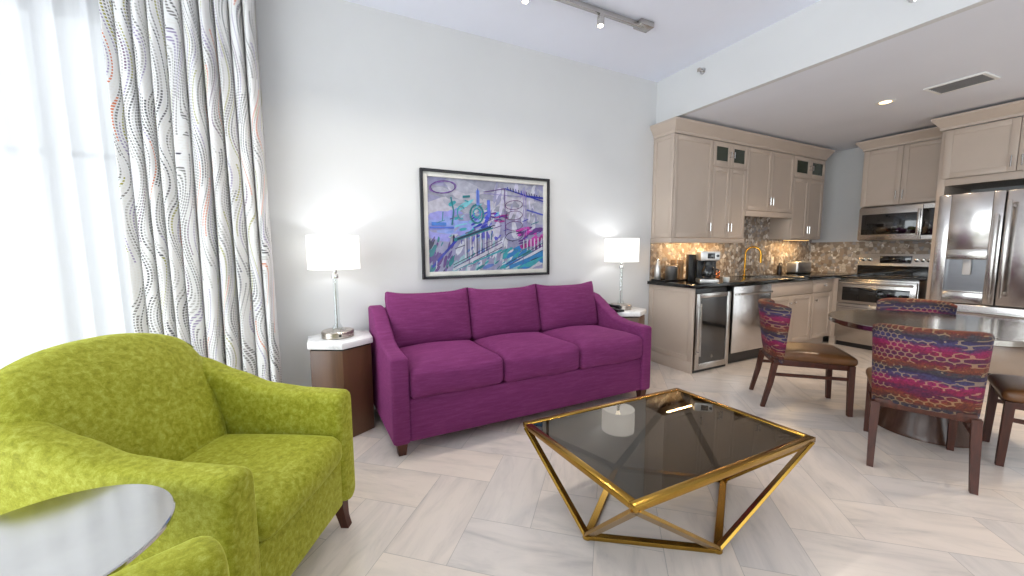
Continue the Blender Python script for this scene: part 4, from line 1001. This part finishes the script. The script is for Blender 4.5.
MB().lathe([(0.016, 0), (0.014, 0.014)], n=16).xf(Matrix.Translation((0.073, -0.12, 0.305)) @ Matrix.Rotation(PI/2, 4, 'X')).build('dial', M_black, hd2)
MB().lathe([(0.045, 0.05), (0.066, 0.075), (0.070, 0.12), (0.056, 0.165), (0.046, 0.185)], (0, -0.045, 0), 28).build('carafe', M_blackglass, cm, 60)
MB().tube([(0.04, -0.09, 0.165), (0.085, -0.115, 0.15), (0.085, -0.12, 0.10), (0.055, -0.095, 0.08)], 0.008, 8).build('carafe_handle', M_black, cm)
MB().lathe([(0.05, 0.20), (0.045, 0.24)], (0, -0.045, 0), 24).build('filter_basket', M_black, cm)
cp = thing('copper_kettle', 'small copper kettle on the worktop right of the coffee maker', 'kettle', (4.30, 3.08, CTZ))
MB().lathe([(0.055, 0), (0.075, 0.012), (0.080, 0.045), (0.062, 0.085), (0.035, 0.098)], n=28).build('body', M_copper, cp, 60)
MB().lathe([(0.036, 0.098), (0.030, 0.108), (0.008, 0.112), (0.008, 0.124), (0.002, 0.13)], n=20).build('lid', M_copper, cp)
MB().tube([(-0.055, 0, 0.085), (-0.045, 0, 0.14), (0, 0, 0.165), (0.045, 0, 0.14), (0.055, 0, 0.085)], 0.006, 8).build('handle', M_copper, cp)
MB().tube([(0.07, 0, 0.04), (0.10, 0, 0.06), (0.115, 0, 0.095)], [0.014, 0.011, 0.008], 10).build('spout', M_copper, cp)
mg = thing('mug', 'white coffee mug at the front of the worktop beside the coffee maker', 'mug', (4.20, 2.84, CTZ))
MB().lathe([(0.030, 0), (0.034, 0.004), (0.036, 0.055), (0.033, 0.055), (0.031, 0.008), (0.001, 0.007)], n=24).build('cup', M_white, mg, 50)
MB().tube([(0.034, 0, 0.044), (0.052, 0, 0.04), (0.052, 0, 0.02), (0.034, 0, 0.014)], 0.004, 8).build('handle', M_white, mg)
sd = thing('soap_dispenser', 'dark soap dispenser bottle behind the sink left of the toaster', 'soap dispenser', (6.12, 3.31, CTZ))
MB().lathe([(0.030, 0), (0.032, 0.005), (0.032, 0.11), (0.014, 0.135)], n=22).build('bottle', plain('dark bronze', (44, 32, 26), 0.35), sd, 50)
MB().tube([(0, 0, 0.13), (0, 0, 0.165), (-0.01, -0.02, 0.17), (-0.02, -0.04, 0.163)], 0.006, 8).build('pump', M_black, sd)
ts = thing('toaster', 'chrome two slice toaster on the worktop near the corner', 'toaster', (6.42, 3.20, CTZ), math.radians(-6))
MB().box(-0.16, 0.16, -0.085, 0.085, 0.012, 0.185, 0.03, 4).build('body', M_satin, ts)
MB().box(-0.155, 0.155, -0.08, 0.08, 0, 0.014, 0.004).build('base', M_black, ts)
MB().box(-0.12, 0.12, -0.045, -0.015, 0.180, 0.187).box(-0.12, 0.12, 0.015, 0.045, 0.180, 0.187).build('slot', M_black, ts)
MB().box(0.15, 0.168, -0.07, 0.07, 0.02, 0.17, 0.004).build('end_panel', M_black, ts)
MB().box(0.166, 0.195, -0.022, 0.022, 0.12, 0.135, 0.004).build('lever', M_black, ts)
